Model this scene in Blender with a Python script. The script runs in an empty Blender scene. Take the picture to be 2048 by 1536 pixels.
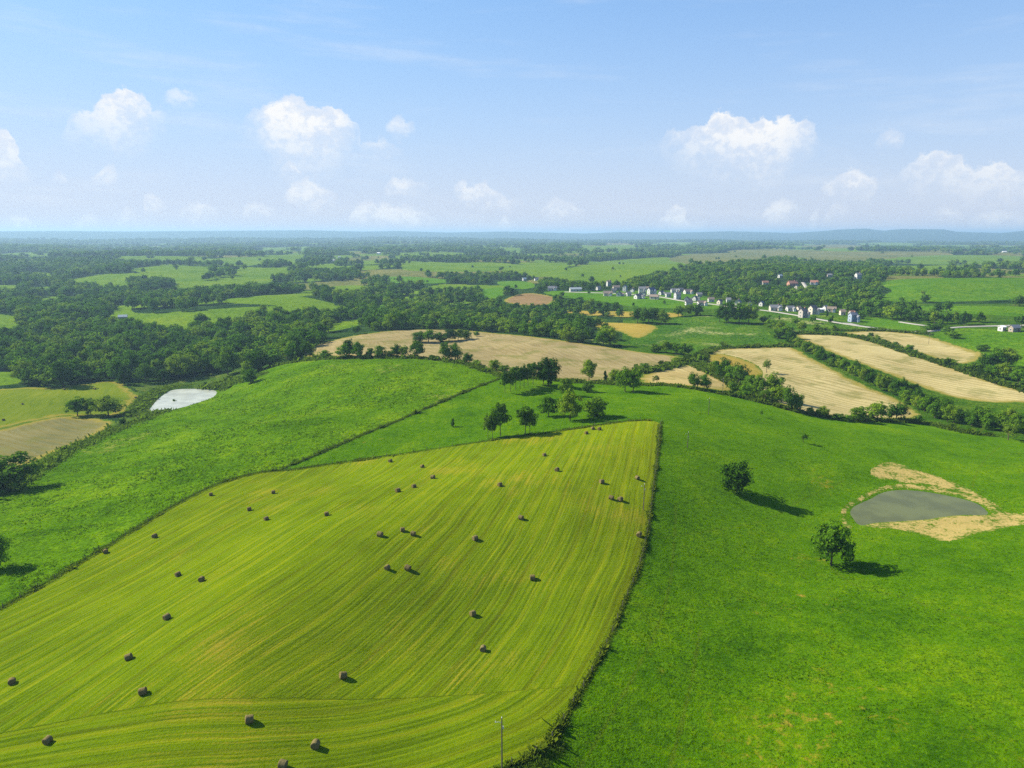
import bpy, math, random
import numpy as np
from mathutils import Vector, Matrix

random.seed(7)
rng = np.random.default_rng(11)
sc = bpy.context.scene
COL = sc.collection

# ------------------------------------------------------------------ camera
PW, PH, FPX = 2048.0, 1536.0, 1420.0
PITCH = math.radians(11.9)
ZC = 72.0
cam = bpy.data.cameras.new("camera")
cam.sensor_width = 36.0
cam.lens = 36.0 * FPX / PW
cam.clip_start = 0.5
cam.clip_end = 80000.0
cam_ob = bpy.data.objects.new("camera", cam)
cam_ob.location = (0, 0, ZC)
cam_ob.rotation_euler = (math.pi / 2 - PITCH, 0, 0)
COL.objects.link(cam_ob)
sc.camera = cam_ob

# ------------------------------------------------------------------ sun + exposure
SUN_EL = math.radians(35.0)
SUN_AZ = math.atan2(-0.945, 0.327)            # where the sun stands, clockwise from +Y
sun = bpy.data.lights.new("sun", 'SUN')
sun.energy = 5.0
sun.angle = math.radians(0.5)
sun.color = (1.0, 0.93, 0.75)
sun_ob = bpy.data.objects.new("sun", sun)
sd = Vector((math.sin(SUN_AZ) * math.cos(SUN_EL), math.cos(SUN_AZ) * math.cos(SUN_EL), math.sin(SUN_EL)))
sun_ob.rotation_euler = (-sd).to_track_quat('-Z', 'Y').to_euler()
sun_ob.location = (-200, 100, 300)
COL.objects.link(sun_ob)
vs = sc.view_settings
vs.view_transform = 'Standard'
vs.look = 'None'
vs.exposure = 1.29
vs.gamma = 1.0
vs.use_curve_mapping = False
cy = sc.cycles
cy.max_bounces = 4
cy.diffuse_bounces = 2
cy.glossy_bounces = 2
cy.transmission_bounces = 2
cy.transparent_max_bounces = 4
cy.volume_bounces = 0
cy.use_denoising = False
try:
    cy.sampling_pattern = 'BLUE_NOISE'
except Exception:
    pass
cy.caustics_reflective = False
cy.caustics_refractive = False


# ------------------------------------------------------------------ node helper
class NT:
    """Small wrapper that makes node trees short to write."""
    def __init__(self, tree):
        self.t = tree
        self.n = tree.nodes
        self.l = tree.links

    def node(self, kind, **kw):
        n = self.n.new(kind)
        for k, v in kw.items():
            setattr(n, k, v)
        return n

    def put(self, sock, v):
        if isinstance(v, bpy.types.NodeSocket):
            self.l.new(v, sock)
        elif isinstance(v, (tuple, list)):
            if len(v) == 3 and sock.type == 'RGBA':
                v = (*v, 1.0)
            sock.default_value = v
        else:
            sock.default_value = v

    def math(self, op, a, b=None, c=None, clamp=False):
        n = self.node('ShaderNodeMath', operation=op, use_clamp=clamp)
        self.put(n.inputs[0], a)
        if b is not None:
            self.put(n.inputs[1], b)
        if c is not None:
            self.put(n.inputs[2], c)
        return n.outputs[0]

    def vmath(self, op, a, b=None, c=None):
        n = self.node('ShaderNodeVectorMath', operation=op)
        self.put(n.inputs[0], a)
        if b is not None:
            self.put(n.inputs[1], b)
        if c is not None:
            self.put(n.inputs[2], c)
        return n.outputs[0] if op not in ('LENGTH', 'DOT_PRODUCT', 'DISTANCE') else n.outputs[1]

    def noise(self, vec, scale=1.0, detail=3.0, rough=0.55, dist=0.0, dims='3D'):
        n = self.node('ShaderNodeTexNoise', noise_dimensions=dims)
        if vec is not None:
            self.put(n.inputs['Vector'], vec)
        n.inputs['Scale'].default_value = scale
        n.inputs['Detail'].default_value = detail
        n.inputs['Roughness'].default_value = rough
        n.inputs['Distortion'].default_value = dist
        return n.outputs[0]

    def sstep(self, v, a, b, lo=0.0, hi=1.0):
        n = self.node('ShaderNodeMapRange', interpolation_type='SMOOTHSTEP')
        self.put(n.inputs[0], v)
        self.put(n.inputs[1], a)
        self.put(n.inputs[2], b)
        n.inputs[3].default_value = lo
        n.inputs[4].default_value = hi
        return n.outputs[0]

    def mix(self, f, a, b, mode='MIX'):
        n = self.node('ShaderNodeMix', data_type='RGBA', blend_type=mode)
        self.put(n.inputs[0], f)
        self.put(n.inputs[6], a)
        self.put(n.inputs[7], b)
        return n.outputs[2]

    def fmix(self, f, a, b):
        n = self.node('ShaderNodeMix', data_type='FLOAT')
        self.put(n.inputs[0], f)
        self.put(n.inputs[2], a)
        self.put(n.inputs[3], b)
        return n.outputs[0]

    def xyz(self, x, y, z=0.0):
        n = self.node('ShaderNodeCombineXYZ')
        self.put(n.inputs[0], x)
        self.put(n.inputs[1], y)
        self.put(n.inputs[2], z)
        return n.outputs[0]

    def sep(self, v):
        n = self.node('ShaderNodeSeparateXYZ')
        self.put(n.inputs[0], v)
        return n.outputs

    def curve(self, v, pts):
        n = self.node('ShaderNodeFloatCurve')
        cm = n.mapping
        c = cm.curves[0]
        while len(c.points) < len(pts):
            c.points.new(0.5, 0.5)
        for p, (x, y) in zip(c.points, pts):
            p.location = (x, y)
            p.handle_type = 'VECTOR'
        cm.update()
        self.put(n.inputs['Value'], v)
        return n.outputs[0]


# ------------------------------------------------------------------ sky with its clouds (World)
def px_azel(px, py):
    u, v = (px - PW / 2) / FPX, (py - PH / 2) / FPX
    x, y, z = u, math.cos(PITCH) - v * math.sin(PITCH), -math.sin(PITCH) - v * math.cos(PITCH)
    return math.atan2(x, y), math.atan2(z, math.hypot(x, y))


AZP = 2 * math.pi / 5          # the cloud bank repeats five times round the horizon
CLOUDS = [
    # (outline of the top, outline of the base) in photograph pixels, three decks
    [([(-22, 262), (0, 256), (14, 258), (25, 276), (38, 292), (50, 318), (57, 340)], [(-22, 362), (20, 362), (57, 342)]),
     ([(131, 242), (145, 228), (165, 219), (190, 216), (200, 192), (225, 183), (237, 172), (258, 172), (270, 186), (290, 190), (298, 214), (318, 214), (332, 222)],
      [(131, 244), (170, 262), (205, 276), (240, 288), (290, 268), (332, 224)]),
     ([(483, 230), (500, 222), (520, 218), (540, 204), (560, 198), (580, 188), (603, 200), (612, 213), (640, 214), (660, 208), (672, 214), (690, 224), (706, 232), (716, 244)],
      [(483, 232), (520, 252), (545, 308), (590, 324), (650, 324), (690, 304), (716, 246)]),
     ([(722, 292), (732, 276), (745, 278), (764, 274), (780, 288), (808, 300)], [(722, 296), (750, 326), (780, 318), (808, 302)]),
     ([(1322, 274), (1336, 260), (1356, 256), (1372, 262), (1395, 250), (1415, 244), (1428, 226), (1442, 214), (1460, 224), (1480, 234), (1505, 244), (1530, 232),
       (1556, 236), (1576, 228), (1592, 238), (1612, 238), (1626, 250), (1634, 268)],
      [(1322, 276), (1350, 290), (1380, 318), (1450, 336), (1520, 352), (1560, 338), (1596, 300), (1634, 270)]),
     ([(1803, 338), (1822, 320), (1845, 308), (1866, 297), (1895, 303), (1925, 318), (1950, 338), (1968, 330), (1990, 320), (2018, 323), (2036, 346), (2066, 352)],
      [(1803, 342), (1850, 366), (1930, 384), (2000, 392), (2066, 372)])],
    [([(98, 352), (112, 342), (128, 342), (138, 352)], [(98, 354), (118, 360), (138, 354)]),
     ([(188, 350), (208, 328), (222, 328), (238, 348)], [(188, 352), (214, 358), (238, 350)]),
     ([(330, 182), (350, 172), (372, 176), (400, 188)], [(330, 186), (365, 202), (400, 189)]),
     ([(556, 334), (572, 318), (590, 322), (606, 342)], [(556, 340), (580, 352), (606, 344)]),
     ([(770, 368), (786, 354), (802, 350), (820, 358), (852, 366)], [(770, 372), (810, 382), (852, 368)]),
     ([(908, 366), (924, 356), (934, 364), (952, 368), (968, 360), (984, 374), (1008, 388), (1040, 402)], [(908, 368), (940, 398), (990, 404), (1040, 404)]),
     ([(1085, 412), (1098, 398), (1112, 394), (1130, 404), (1150, 406), (1168, 420)], [(1085, 414), (1120, 424), (1168, 422)]),
     ([(1643, 370), (1660, 356), (1682, 344), (1704, 330), (1724, 338), (1744, 350), (1758, 368)], [(1643, 374), (1690, 390), (1730, 388), (1758, 370)]),
     ([(1852, 424), (1880, 410), (1904, 410), (1936, 424)], [(1852, 426), (1890, 434), (1936, 426)])],
    [([(12, 440), (30, 426), (48, 424), (72, 440)], [(12, 442), (40, 450), (72, 442)]),
     ([(150, 446), (166, 428), (182, 426), (196, 444)], [(150, 448), (172, 454), (196, 446)]),
     ([(226, 442), (244, 424), (262, 420), (280, 442)], [(226, 444), (252, 452), (280, 444)]),
     ([(258, 400), (280, 388), (300, 382), (332, 402)], [(258, 403), (296, 412), (332, 404)]),
     ([(354, 422), (378, 408), (404, 398), (418, 410), (432, 424)], [(354, 424), (396, 434), (432, 426)]),
     ([(484, 414), (506, 400), (526, 408), (552, 416)], [(484, 417), (516, 424), (552, 418)]),
     ([(570, 378), (588, 360), (612, 352), (632, 358), (648, 372), (672, 388)], [(570, 384), (600, 402), (640, 404), (672, 390)]),
     ([(704, 424), (720, 402), (736, 396), (756, 408), (780, 402), (800, 408), (830, 414), (868, 434)], [(704, 428), (760, 444), (810, 450), (868, 436)]),
     ([(1000, 440), (1014, 426), (1030, 440)], [(1000, 442), (1015, 446), (1030, 442)]),
     ([(1310, 446), (1336, 416), (1352, 400), (1372, 414), (1382, 432), (1408, 446)], [(1310, 448), (1356, 454), (1408, 448)]),
     ([(1524, 424), (1546, 404), (1570, 393), (1596, 412)], [(1524, 426), (1560, 432), (1596, 416)]),
     ([(1612, 436), (1626, 426), (1640, 438)], [(1612, 438), (1626, 442), (1640, 440)]),
     ([(1640, 414), (1662, 402), (1694, 412)], [(1640, 416), (1664, 421), (1694, 414)]),
     ([(1946, 432), (1976, 416), (2010, 418), (2060, 430)], [(1946, 434), (2000, 444), (2060, 432)])],
    [([(769, 246), (785, 232), (806, 232), (826, 246)], [(769, 248), (798, 264), (826, 249)]),
     ([(1752, 272), (1768, 258), (1790, 258), (1804, 270)], [(1752, 274), (1776, 284), (1804, 272)])],
]
ELMAX = 0.40


def deck_curves(deck):
    """Cloud top and cloud base as piecewise curves over azimuth (0..1 over one period)."""
    top, base = [(0.0, 0.0)], [(0.0, 0.06)]
    for t, b in sorted(deck, key=lambda c: c[0][0][0]):
        low = 44 if max(p[1] for p in b) - min(p[1] for p in t) > 60 else 16
        for out, pts, idle in ((top, t, 0.0), (base, b, 0.06)):
            q = []
            for x, y in pts:
                a, e = px_azel(x, y if idle == 0.0 else y + low)
                q.append((a / AZP + 0.5, max(0.0, e / ELMAX)))
            q = [p for p in q if 0.002 < p[0] < 0.998]
            if not q:
                continue
            x0, x1 = q[0][0], q[-1][0]
            if x0 - 0.0015 > out[-1][0]:
                out.append((x0 - 0.0015, q[0][1] - 0.02 if idle == 0.0 else q[0][1] + 0.02))
            out.extend(q)
            out.append((x1 + 0.0015, q[-1][1] - 0.02 if idle == 0.0 else q[-1][1] + 0.02))
    top.append((1.0, 0.0))
    base.append((1.0, 0.06))
    return top, base          # between clouds the top lies under the base, so nothing shows


world = bpy.data.worlds.new("World")
sc.world = world
world.use_nodes = True
W = NT(world.node_tree)
bg = W.n['Background']
sky = W.node('ShaderNodeTexSky', sky_type='NISHITA')
sky.sun_disc = False
sky.sun_elevation = SUN_EL
sky.sun_rotation = SUN_AZ % (2 * math.pi)
sky.altitude = 200
sky.air_density = 1.0
sky.dust_density = 0.35
sky.ozone_density = 2.2
tc = W.node('ShaderNodeTexCoord')
dirv = W.vmath('NORMALIZE', tc.outputs['Generated'])
dx, dy, dz = W.sep(dirv)
az = W.math('ARCTAN2', dx, dy)
el = W.math('ARCSINE', dz)
# billows: small distortions of the place where a cloud outline is looked up
ps = W.xyz(W.math('MULTIPLY', az, 1.0), W.math('MULTIPLY', el, 1.25))
n1 = W.math('SUBTRACT', W.noise(ps, 70.0, 5.0, 0.62, dims='2D'), 0.5)
n2 = W.math('SUBTRACT', W.noise(ps, 22.0, 3.0, 0.55, dims='2D'), 0.5)
wob = W.math('ADD', W.math('MULTIPLY', n1, 0.024), W.math('MULTIPLY', n2, 0.012))
azd = W.math('ADD', az, W.math('MULTIPLY', n2, 0.020))
azn = W.math('FRACT', W.math('MULTIPLY_ADD', azd, 1.0 / AZP, 10.5))
eld = W.math('MULTIPLY', W.math('ADD', el, wob), 1.0 / ELMAX)
skycol = sky.outputs[0]
# the glare round the sun rolls off, and thin haze lies along the whole horizon
sr, sg, sb = W.sep(skycol)


def soft(c):
    return W.math('MULTIPLY', W.math('SUBTRACT', 1.0, W.math('POWER', math.e, W.math('MULTIPLY', c, -1 / 3.8))), 5.3)


skycol = W.mix(1.0, W.xyz(soft(sr), soft(sg), soft(sb)), (0.50, 0.87, 1.26), 'MULTIPLY')
hz = W.math('MULTIPLY', W.math('POWER', math.e, W.math('MULTIPLY', W.math('ABSOLUTE', el), -1 / 0.17)), 0.95)
skycol = W.mix(hz, skycol, (3.85, 3.75, 4.25))
alpha = None
for deck, (edge, soft, amt) in zip(CLOUDS, ((0.012, 0.22, 1.0), (0.020, 0.08, 0.8), (0.020, 0.06, 0.7), (0.020, 0.06, 0.6))):
    tp, bs = deck_curves(deck)
    top = W.curve(azn, tp)
    base = W.curve(azn, bs)
    m = W.math('MULTIPLY', W.sstep(W.math('SUBTRACT', top, eld), -0.004, edge), W.sstep(W.math('SUBTRACT', eld, base), -0.02, soft))
    m = W.math('MULTIPLY', m, W.math('MULTIPLY', W.math('ADD', W.math('MULTIPLY_ADD', n2, 0.9, 0.93), W.math('MULTIPLY', n1, 0.75), clamp=True), amt))
    alpha = m if alpha is None else W.math('MAXIMUM', alpha, m)
cirrus = W.noise(W.xyz(W.math('MULTIPLY_ADD', el, 3.0, W.math('MULTIPLY', az, 2.0)), W.math('MULTIPLY', el, 16.0)), 1.6, 4.0, 0.6, dims='2D')
cir = W.math('MULTIPLY', W.sstep(cirrus, 0.5, 0.85), 0.22)
alpha = W.math('MAXIMUM', alpha, cir)
cloudcol = W.mix(W.sstep(W.math('ADD', n1, n2), -0.18, 0.12), (4.35, 4.5, 4.85), (5.05, 5.05, 5.05))
W.put(bg.inputs[0], W.mix(alpha, skycol, cloudcol))
bg.inputs[1].default_value = 0.08

# ------------------------------------------------------------------ terrain height
CP, SP = math.cos(PITCH), math.sin(PITCH)


def ray(px, py):
    u, v = (px - PW / 2) / FPX, (py - PH / 2) / FPX
    return np.array([u, CP - v * SP, -SP - v * CP])


def on_plane(px, py, z):
    d = ray(px, py)
    t = (z - ZC) / d[2]
    return d[0] * t, d[1] * t


def project(x, y, z):
    yc, zc = y, z - ZC
    depth = yc * CP - zc * SP
    up = yc * SP + zc * CP
    return PW / 2 + FPX * x / depth, PH / 2 - FPX * up / depth, depth


CTRL = [  # photograph pixel and height of the ground there (metres)
    # hay field
    (1000, 1530, -1), (600, 1530, 0), (100, 1530, 0), (-300, 1560, -3), (1090, 1480, -2), (1180, 1350, -2.0), (1270, 1160, -1), (1300, 1020, 2), (1318, 850, 6.5),
    (1220, 900, 6.5), (1080, 980, 5.5), (1180, 1040, 3.2), (980, 1100, 1.6), (880, 1240, -1.6), (1050, 1250, -2.2), (700, 1330, -0.8), (720, 1130, 3.2), (500, 1220, 3.4),
    (300, 1350, 2.2), (120, 1330, -2.0), (840, 1010, 5.2), (650, 1040, 3.2), (480, 1080, -0.5), (300, 1150, -3.5), (120, 1200, -5.5), (0, 1218, -7),
    (260, 1065, -6), (425, 978, -5), (560, 943, -6), (700, 925, -4.2), (880, 897, -1), (1090, 866, 3.6), (1260, 843, 6.5),
    # hill meadow
    (-100, 1150, -10), (0, 1010, -15), (100, 1050, -11), (250, 980, -10), (150, 920, -19), (400, 900, -9), (300, 850, -19), (600, 880, -3), (550, 800, -9), (750, 830, -1),
    (420, 790, -20), (700, 760, -1), (900, 780, 2), (560, 735, -10), (650, 722, -2), (750, 717, 2.0), (850, 718, 3.5), (950, 732, 4), (1000, 748, 4.5),
    # valley at left
    (50, 880, -23), (150, 860, -23), (60, 810, -23), (220, 790, -24), (350, 800, -24.5), (300, 770, -25), (430, 755, -24), (20, 770, -25), (150, 740, -27), (-150, 850, -23), (-150, 760, -25),
    # pasture behind and right of the hay field
    (900, 840, 0), (750, 890, -2), (1030, 840, 3), (1050, 790, 3), (1150, 770, 2.5), (1180, 810, 3.5), (1250, 775, 3), (1350, 775, 2), (1450, 785, 0), (1400, 850, 2.5), (1550, 812, -4), (1500, 880, 0),
    (1650, 835, -7), (1650, 900, -4), (1800, 850, -9), (1950, 872, -10), (2100, 890, -10), (1850, 920, -7), (2000, 960, -6), (1400, 950, 0.5), (1350, 1100, -1.5), (1330, 1250, -3.5), (1480, 985, -3),
    (1300, 1400, -4), (1200, 1530, -4), (1500, 1500, -5), (1500, 1250, -4.5), (1650, 1130, -6), (1700, 1300, -4), (1800, 1500, -2), (1900, 1200, -3), (2040, 1350, -1), (2200, 1100, -4),
    (1700, 1030, -7), (1850, 975, -7), (1985, 1030, -7), (1850, 1050, -7),
    # stubble fields
    (900, 690, -6), (650, 690, -8), (830, 662, -7), (1000, 672, -5), (1000, 715, -4), (1150, 715, -3), (1150, 745, -2), (1300, 705, -5), (1370, 722, -5), (1400, 750, -4), (1300, 755, -1), (1100, 700, -2),
    (1450, 700, -6), (1580, 695, -6), (1500, 740, -8), (1650, 760, -10), (1700, 810, -13), (1820, 830, -14), (1600, 800, -11), (1800, 780, -12), (1850, 830, -14), (1600, 672, -5), (1750, 700, -7), (1900, 750, -11), (2040, 790, -13),
    (1750, 665, -5), (1900, 700, -8), (2040, 720, -7), (1950, 660, -3), (2040, 665, -2), (2000, 850, -14), (2200, 800, -13), (2200, 680, -2),
    # woods, village, far fields
    (1440, 660, -5), (1380, 640, -4), (1270, 630, -6), (1150, 640, -12), (1000, 640, -14), (850, 640, -16), (1060, 592, -6), (1150, 585, -3), (1250, 592, -2), (1380, 600, -2), (1480, 615, -3), (1600, 635, -3), (1700, 645, -3),
    (1820, 655, -3), (1850, 625, -8), (1950, 620, 2), (1760, 608, -2), (1850, 575, 8), (2000, 565, 12), (2000, 590, 4), (1700, 585, -4), (1550, 590, -6), (1600, 565, 0), (1700, 550, 2),
    (690, 648, -12), (500, 625, -15), (300, 640, -20), (600, 598, -10), (300, 690, -27), (500, 700, -22), (100, 680, -30), (0, 640, -26), (150, 620, -28), (400, 590, -20), (200, 590, -26), (0, 590, -28),
    (800, 600, -18), (850, 560, -6), (700, 570, -16), (600, 560, -14), (950, 620, -14), (1000, 560, -6), (1200, 550, -4), (1400, 545, -2), (300, 540, -6), (100, 550, -20), (500, 545, -16), (-300, 620, -24), (-300, 1000, -16),
    (2300, 600, 4), (2300, 950, -7),
]
CW = []
for px, py, z in CTRL:
    x, y = on_plane(px, py, z)
    CW.append((x, y, z))
for a in np.linspace(-1.0, 1.0, 9):
    for d, z in ((2200, -8), (4000, -10), (9000, -10), (22000, -10)):
        CW.append((d * math.sin(a), d * math.cos(a), z))
for a in (-2.6, -1.9, -1.3, 1.3, 1.9, 2.6, 3.14):
    for d, z in ((60, -3), (250, -8), (1500, -10), (9000, -10)):
        CW.append((d * math.sin(a), d * math.cos(a), z))
CW += [(0, 20, -2), (20, 60, -3), (-40, 50, -1)]
CW = np.array(CW)


def sspace(x, y):
    d = np.hypot(x, y) + 4.0
    th = np.arctan2(x, y)
    # direction and log-distance, opened so that scale follows distance
    return np.stack([th * 1.5, np.log(d)], -1)


CS = sspace(CW[:, 0], CW[:, 1])


def kern(r2):
    return 0.5 * r2 * np.log(r2 + 1e-9)


_n = len(CS)
_A = np.zeros((_n + 3, _n + 3))
_A[:_n, :_n] = kern(((CS[:, None] - CS[None]) ** 2).sum(-1)) + np.eye(_n) * 0.0016
_A[:_n, _n:] = np.concatenate([np.ones((_n, 1)), CS], 1)
_A[_n:, :_n] = _A[:_n, _n:].T
_W = np.linalg.solve(_A, np.concatenate([CW[:, 2], np.zeros(3)]))


def vnoise(x, y, seed):
    """Smooth value noise, numpy."""
    xi, yi = np.floor(x).astype(np.int64), np.floor(y).astype(np.int64)
    fx, fy = x - xi, y - yi
    fx, fy = fx * fx * fx * (fx * (fx * 6 - 15) + 10), fy * fy * fy * (fy * (fy * 6 - 15) + 10)

    def h(a, b):
        n = (a * 374761393 + b * 668265263 + seed * 1442695041) & 0x7fffffff
        n = ((n ^ (n >> 13)) * 1274126177) & 0x7fffffff
        return ((n ^ (n >> 16)) & 0xffff) / 65535.0
    return (h(xi, yi) * (1 - fx) + h(xi + 1, yi) * fx) * (1 - fy) + (h(xi, yi + 1) * (1 - fx) + h(xi + 1, yi + 1) * fx) * fy


def smooth(a, b, x):
    t = np.clip((x - a) / (b - a), 0, 1)
    return t * t * (3 - 2 * t)


RIDGE = [(-3000, 463), (-700, 463), (0, 463), (150, 462), (300, 463), (400, 462), (640, 460.5), (690, 462), (740, 463), (810, 462), (900, 465), (1010, 463), (1090, 465), (1160, 467), (1230, 464), (1350, 465),
         (1440, 462.5), (1500, 464), (1560, 466), (1620, 462), (1650, 459), (1700, 457), (1735, 461.5), (1770, 458), (1850, 459), (1875, 463.5), (1960, 466), (2000, 462), (2020, 458), (2100, 459), (2700, 462), (5000, 463)]
RAZ = np.array([math.atan2((p[0] - 1024) / FPX, CP) if abs(p[0]) < 2800 else math.atan2((p[0] - 1024) / FPX, CP) for p in RIDGE])
REL = np.array([px_azel(p[0] if 0 <= p[0] <= 2048 else 1024, p[1])[1] for p in RIDGE])
RIDGE_D, FRONT_D = 13500.0, 8600.0


def z_raw(x, y):
    x = np.asarray(x, float)
    y = np.asarray(y, float)
    S = sspace(x, y)
    sh = S.shape[:-1]
    S = S.reshape(-1, 2)
    z = np.empty(len(S))
    for i in range(0, len(S), 40000):
        q = S[i:i + 40000]
        r2 = ((q[:, None] - CS[None]) ** 2).sum(-1)
        z[i:i + 40000] = kern(r2) @ _W[:_n] + _W[_n] + q @ _W[_n + 1:]
    z = z.reshape(sh)
    d = np.hypot(x, y)
    th = np.arctan2(x, y)
    z = np.where(d > 1500, z + (np.clip(z, -25, 12) - z) * smooth(1500, 2500, d), z)
    roll = (vnoise(x / 420 + 3.1, y / 420, 5) - 0.5) * 17 + (vnoise(x / 170, y / 170 + 9, 6) - 0.5) * 5
    z = z + roll * smooth(750, 1700, d)
    far = (vnoise(x / 1500, y / 1900, 8) - 0.5) * 20 * smooth(2500, 5500, d) * (1 - smooth(9000, 11500, d))
    z = z + far
    ridge = np.interp(th, RAZ, REL)
    rz = ZC + np.tan(ridge) * RIDGE_D
    near = np.clip((d - 10600) / (RIDGE_D - 10600), 0, 1)
    bump = smooth(0, 1, near) * (1 - 0.45 * smooth(RIDGE_D, 18000, d))
    spur = 0.86 + 0.14 * smooth(0.25, 0.8, vnoise(th * 60, d / 2300, 12)) + 0.14 * near * 0
    z = z * (1 - bump) + (rz * np.where(d < RIDGE_D * 0.985, spur, 1.0)) * bump
    # a lower wooded rise in front of the ridge, at left
    fr = np.exp(-((d - FRONT_D) / 850.0) ** 2) * (1 - smooth(-0.02, 0.10, th)) * (30 + 12 * (vnoise(th * 30, d * 0, 15) - 0.5))
    z = z + fr * smooth(6000, 7800, d)
    z = z + ((vnoise(x / 46 + 5, y / 46, 22) - 0.5) * (0.7 + 0.8 * smooth(15, 75, x)) + (vnoise(x / 21 + 5, y / 21, 23) - 0.5) * 0.3) * smooth(70, 110, d) * (1 - smooth(380, 700, d))
    # small unevenness close by
    z = z + (vnoise(x / 14, y / 14, 21) - 0.5) * 0.35 * smooth(30, 60, d) * (1 - smooth(500, 900, d))
    return z


# ---- ponds: level the ground round them and dig a bowl
def seg_dist(px, py, poly, closed=True):
    p = np.asarray(poly, float)
    q = np.roll(p, -1, 0) if closed else p[1:]
    p = p if closed else p[:-1]
    best = np.full(np.shape(px), 1e18)
    for (ax, ay), (bx, by) in zip(p, q):
        ex, ey = bx - ax, by - ay
        L = ex * ex + ey * ey + 1e-12
        t = np.clip(((px - ax) * ex + (py - ay) * ey) / L, 0, 1)
        best = np.minimum(best, (px - ax - t * ex) ** 2 + (py - ay - t * ey) ** 2)
    return np.sqrt(best)


def inside(px, py, poly):
    p = np.asarray(poly, float)
    q = np.roll(p, -1, 0)
    r = np.zeros(np.shape(px), bool)
    for (ax, ay), (bx, by) in zip(p, q):
        if ay == by:
            continue
        c = ((ay > py) != (by > py)) & (px < (bx - ax) * (py - ay) / (by - ay) + ax)
        r ^= c
    return r


def chaikin(pts, n=2, closed=True):
    p = np.asarray(pts, float)
    for _ in range(n):
        if closed:
            q = np.roll(p, -1, 0)
            p = np.stack([p * 0.75 + q * 0.25, p * 0.25 + q * 0.75], 1).reshape(-1, 2)
        else:
            a, b = p[:-1], p[1:]
            m = np.stack([a * 0.75 + b * 0.25, a * 0.25 + b * 0.75], 1).reshape(-1, 2)
            p = np.concatenate([p[:1], m, p[-1:]])
    return p


POND_PX = [(1697, 1026), (1702, 1014), (1718, 1006), (1742, 996), (1757, 986), (1785, 979), (1822, 979), (1860, 984), (1905, 992), (1945, 1002), (1966, 1012), (1981, 1027), (1974, 1031),
           (1930, 1029), (1890, 1033), (1850, 1040), (1790, 1043), (1745, 1046), (1727, 1052), (1712, 1048), (1705, 1037)]
POND2_PX = [(294, 825), (303, 812), (315, 798), (330, 787), (344, 779), (375, 777), (415, 778), (440, 782), (420, 800), (380, 815), (330, 826)]
PONDS = []
for pts, lvl in ((POND_PX, -7.3), (POND2_PX, -25.0)):
    PONDS.append((chaikin([on_plane(x, y, lvl) for x, y in pts], 2), lvl))


def zt(x, y):
    x = np.asarray(x, float)
    y = np.asarray(y, float)
    z = np.array(z_raw(x, y), float)
    for (poly, lvl), reach in zip(PONDS, (16.0, 14.0)):
        m = (x > poly[:, 0].min() - reach) & (x < poly[:, 0].max() + reach) & (y > poly[:, 1].min() - reach) & (y < poly[:, 1].max() + reach)
        if not np.any(m):
            continue
        xs, ys = x[m], y[m]
        dd = seg_dist(xs, ys, poly)
        ins = inside(xs, ys, poly)
        out = lvl + 0.30 + (z[m] - lvl - 0.30) * smooth(2.0, reach, dd)
        out = np.where(dd < 2.0, lvl + 0.30 * dd / 2.0, out)
        z[m] = np.where(ins, lvl - np.minimum(1.4, 0.35 * dd), out)
    return z


# ------------------------------------------------------------------ terrain grid (polar, finer where the land is seen nearer)
HALF = math.radians(43.0)
NCOL_IN, NCOL_OUT = 900, 90
th_in = np.arctan(np.linspace(-math.tan(HALF), math.tan(HALF), NCOL_IN))
th_out = np.linspace(HALF, 2 * math.pi - HALF, NCOL_OUT + 2)[1:-1]
TH = np.concatenate([th_in, th_out])                       # one turn, wraps to the first column
rows = [3.0, 12, 22, 32, 42, 52, 60, 67, 73]
d = 77.0
while d < 24000:
    rows.append(d)
    d += min(d * d / (ZC * FPX) * 2.3 * 1.05 + 0.02, 0.0125 * d)
ROWS = np.array(rows + [24000.0, 30000.0, 45000.0])
NR, NC = len(ROWS), len(TH)
TH_EXT = np.concatenate([TH, [TH[0] + 2 * math.pi]])


def to_grid(x, y):
    th = np.arctan2(x, y)
    th = np.where(th < TH[0], th + 2 * math.pi, th)
    c = np.interp(th, TH_EXT, np.arange(NC + 1))
    r = np.interp(np.hypot(x, y), ROWS, np.arange(NR))
    return c, r


def from_grid(c, r):
    th = np.interp(c, np.arange(NC + 1), TH_EXT)
    dd = np.interp(r, np.arange(NR), ROWS)
    return dd * np.sin(th), dd * np.cos(th)


def hit(px, py, zfun=None):
    """First point of the ground on the ray through a photograph pixel."""
    zf = zfun or zt
    dv = ray(px, py)
    hz = math.hypot(dv[0], dv[1])
    D = np.concatenate([np.arange(60, 700, 1.0), np.geomspace(700, 24000, 1500)])
    t = D / hz
    g = ZC + t * dv[2] - zf(t * dv[0], t * dv[1])
    k = np.nonzero(g < 0)[0]
    if len(k) == 0:
        return None
    k = max(int(k[0]), 1)
    f = g[k - 1] / (g[k - 1] - g[k])
    dd = D[k - 1] + f * (D[k] - D[k - 1])
    t = dd / hz
    return t * dv[0], t * dv[1]


GC, GR = np.meshgrid(np.arange(NC, dtype=float), np.arange(NR, dtype=float))   # (row, col) arrays
GX0, GY0 = from_grid(GC, GR)
GZ0 = zt(GX0, GY0)


def zmesh(x, y):
    """Height of the terrain mesh (bilinear over the grid)."""
    c, r = to_grid(np.asarray(x, float), np.asarray(y, float))
    c0 = np.clip(np.floor(c).astype(int), 0, NC - 1)
    r0 = np.clip(np.floor(r).astype(int), 0, NR - 2)
    fc, fr = c - c0, r - r0
    c1 = (c0 + 1) % NC
    return (GZ0[r0, c0] * (1 - fc) + GZ0[r0, c1] * fc) * (1 - fr) + (GZ0[r0 + 1, c0] * (1 - fc) + GZ0[r0 + 1, c1] * fc) * fr


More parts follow.
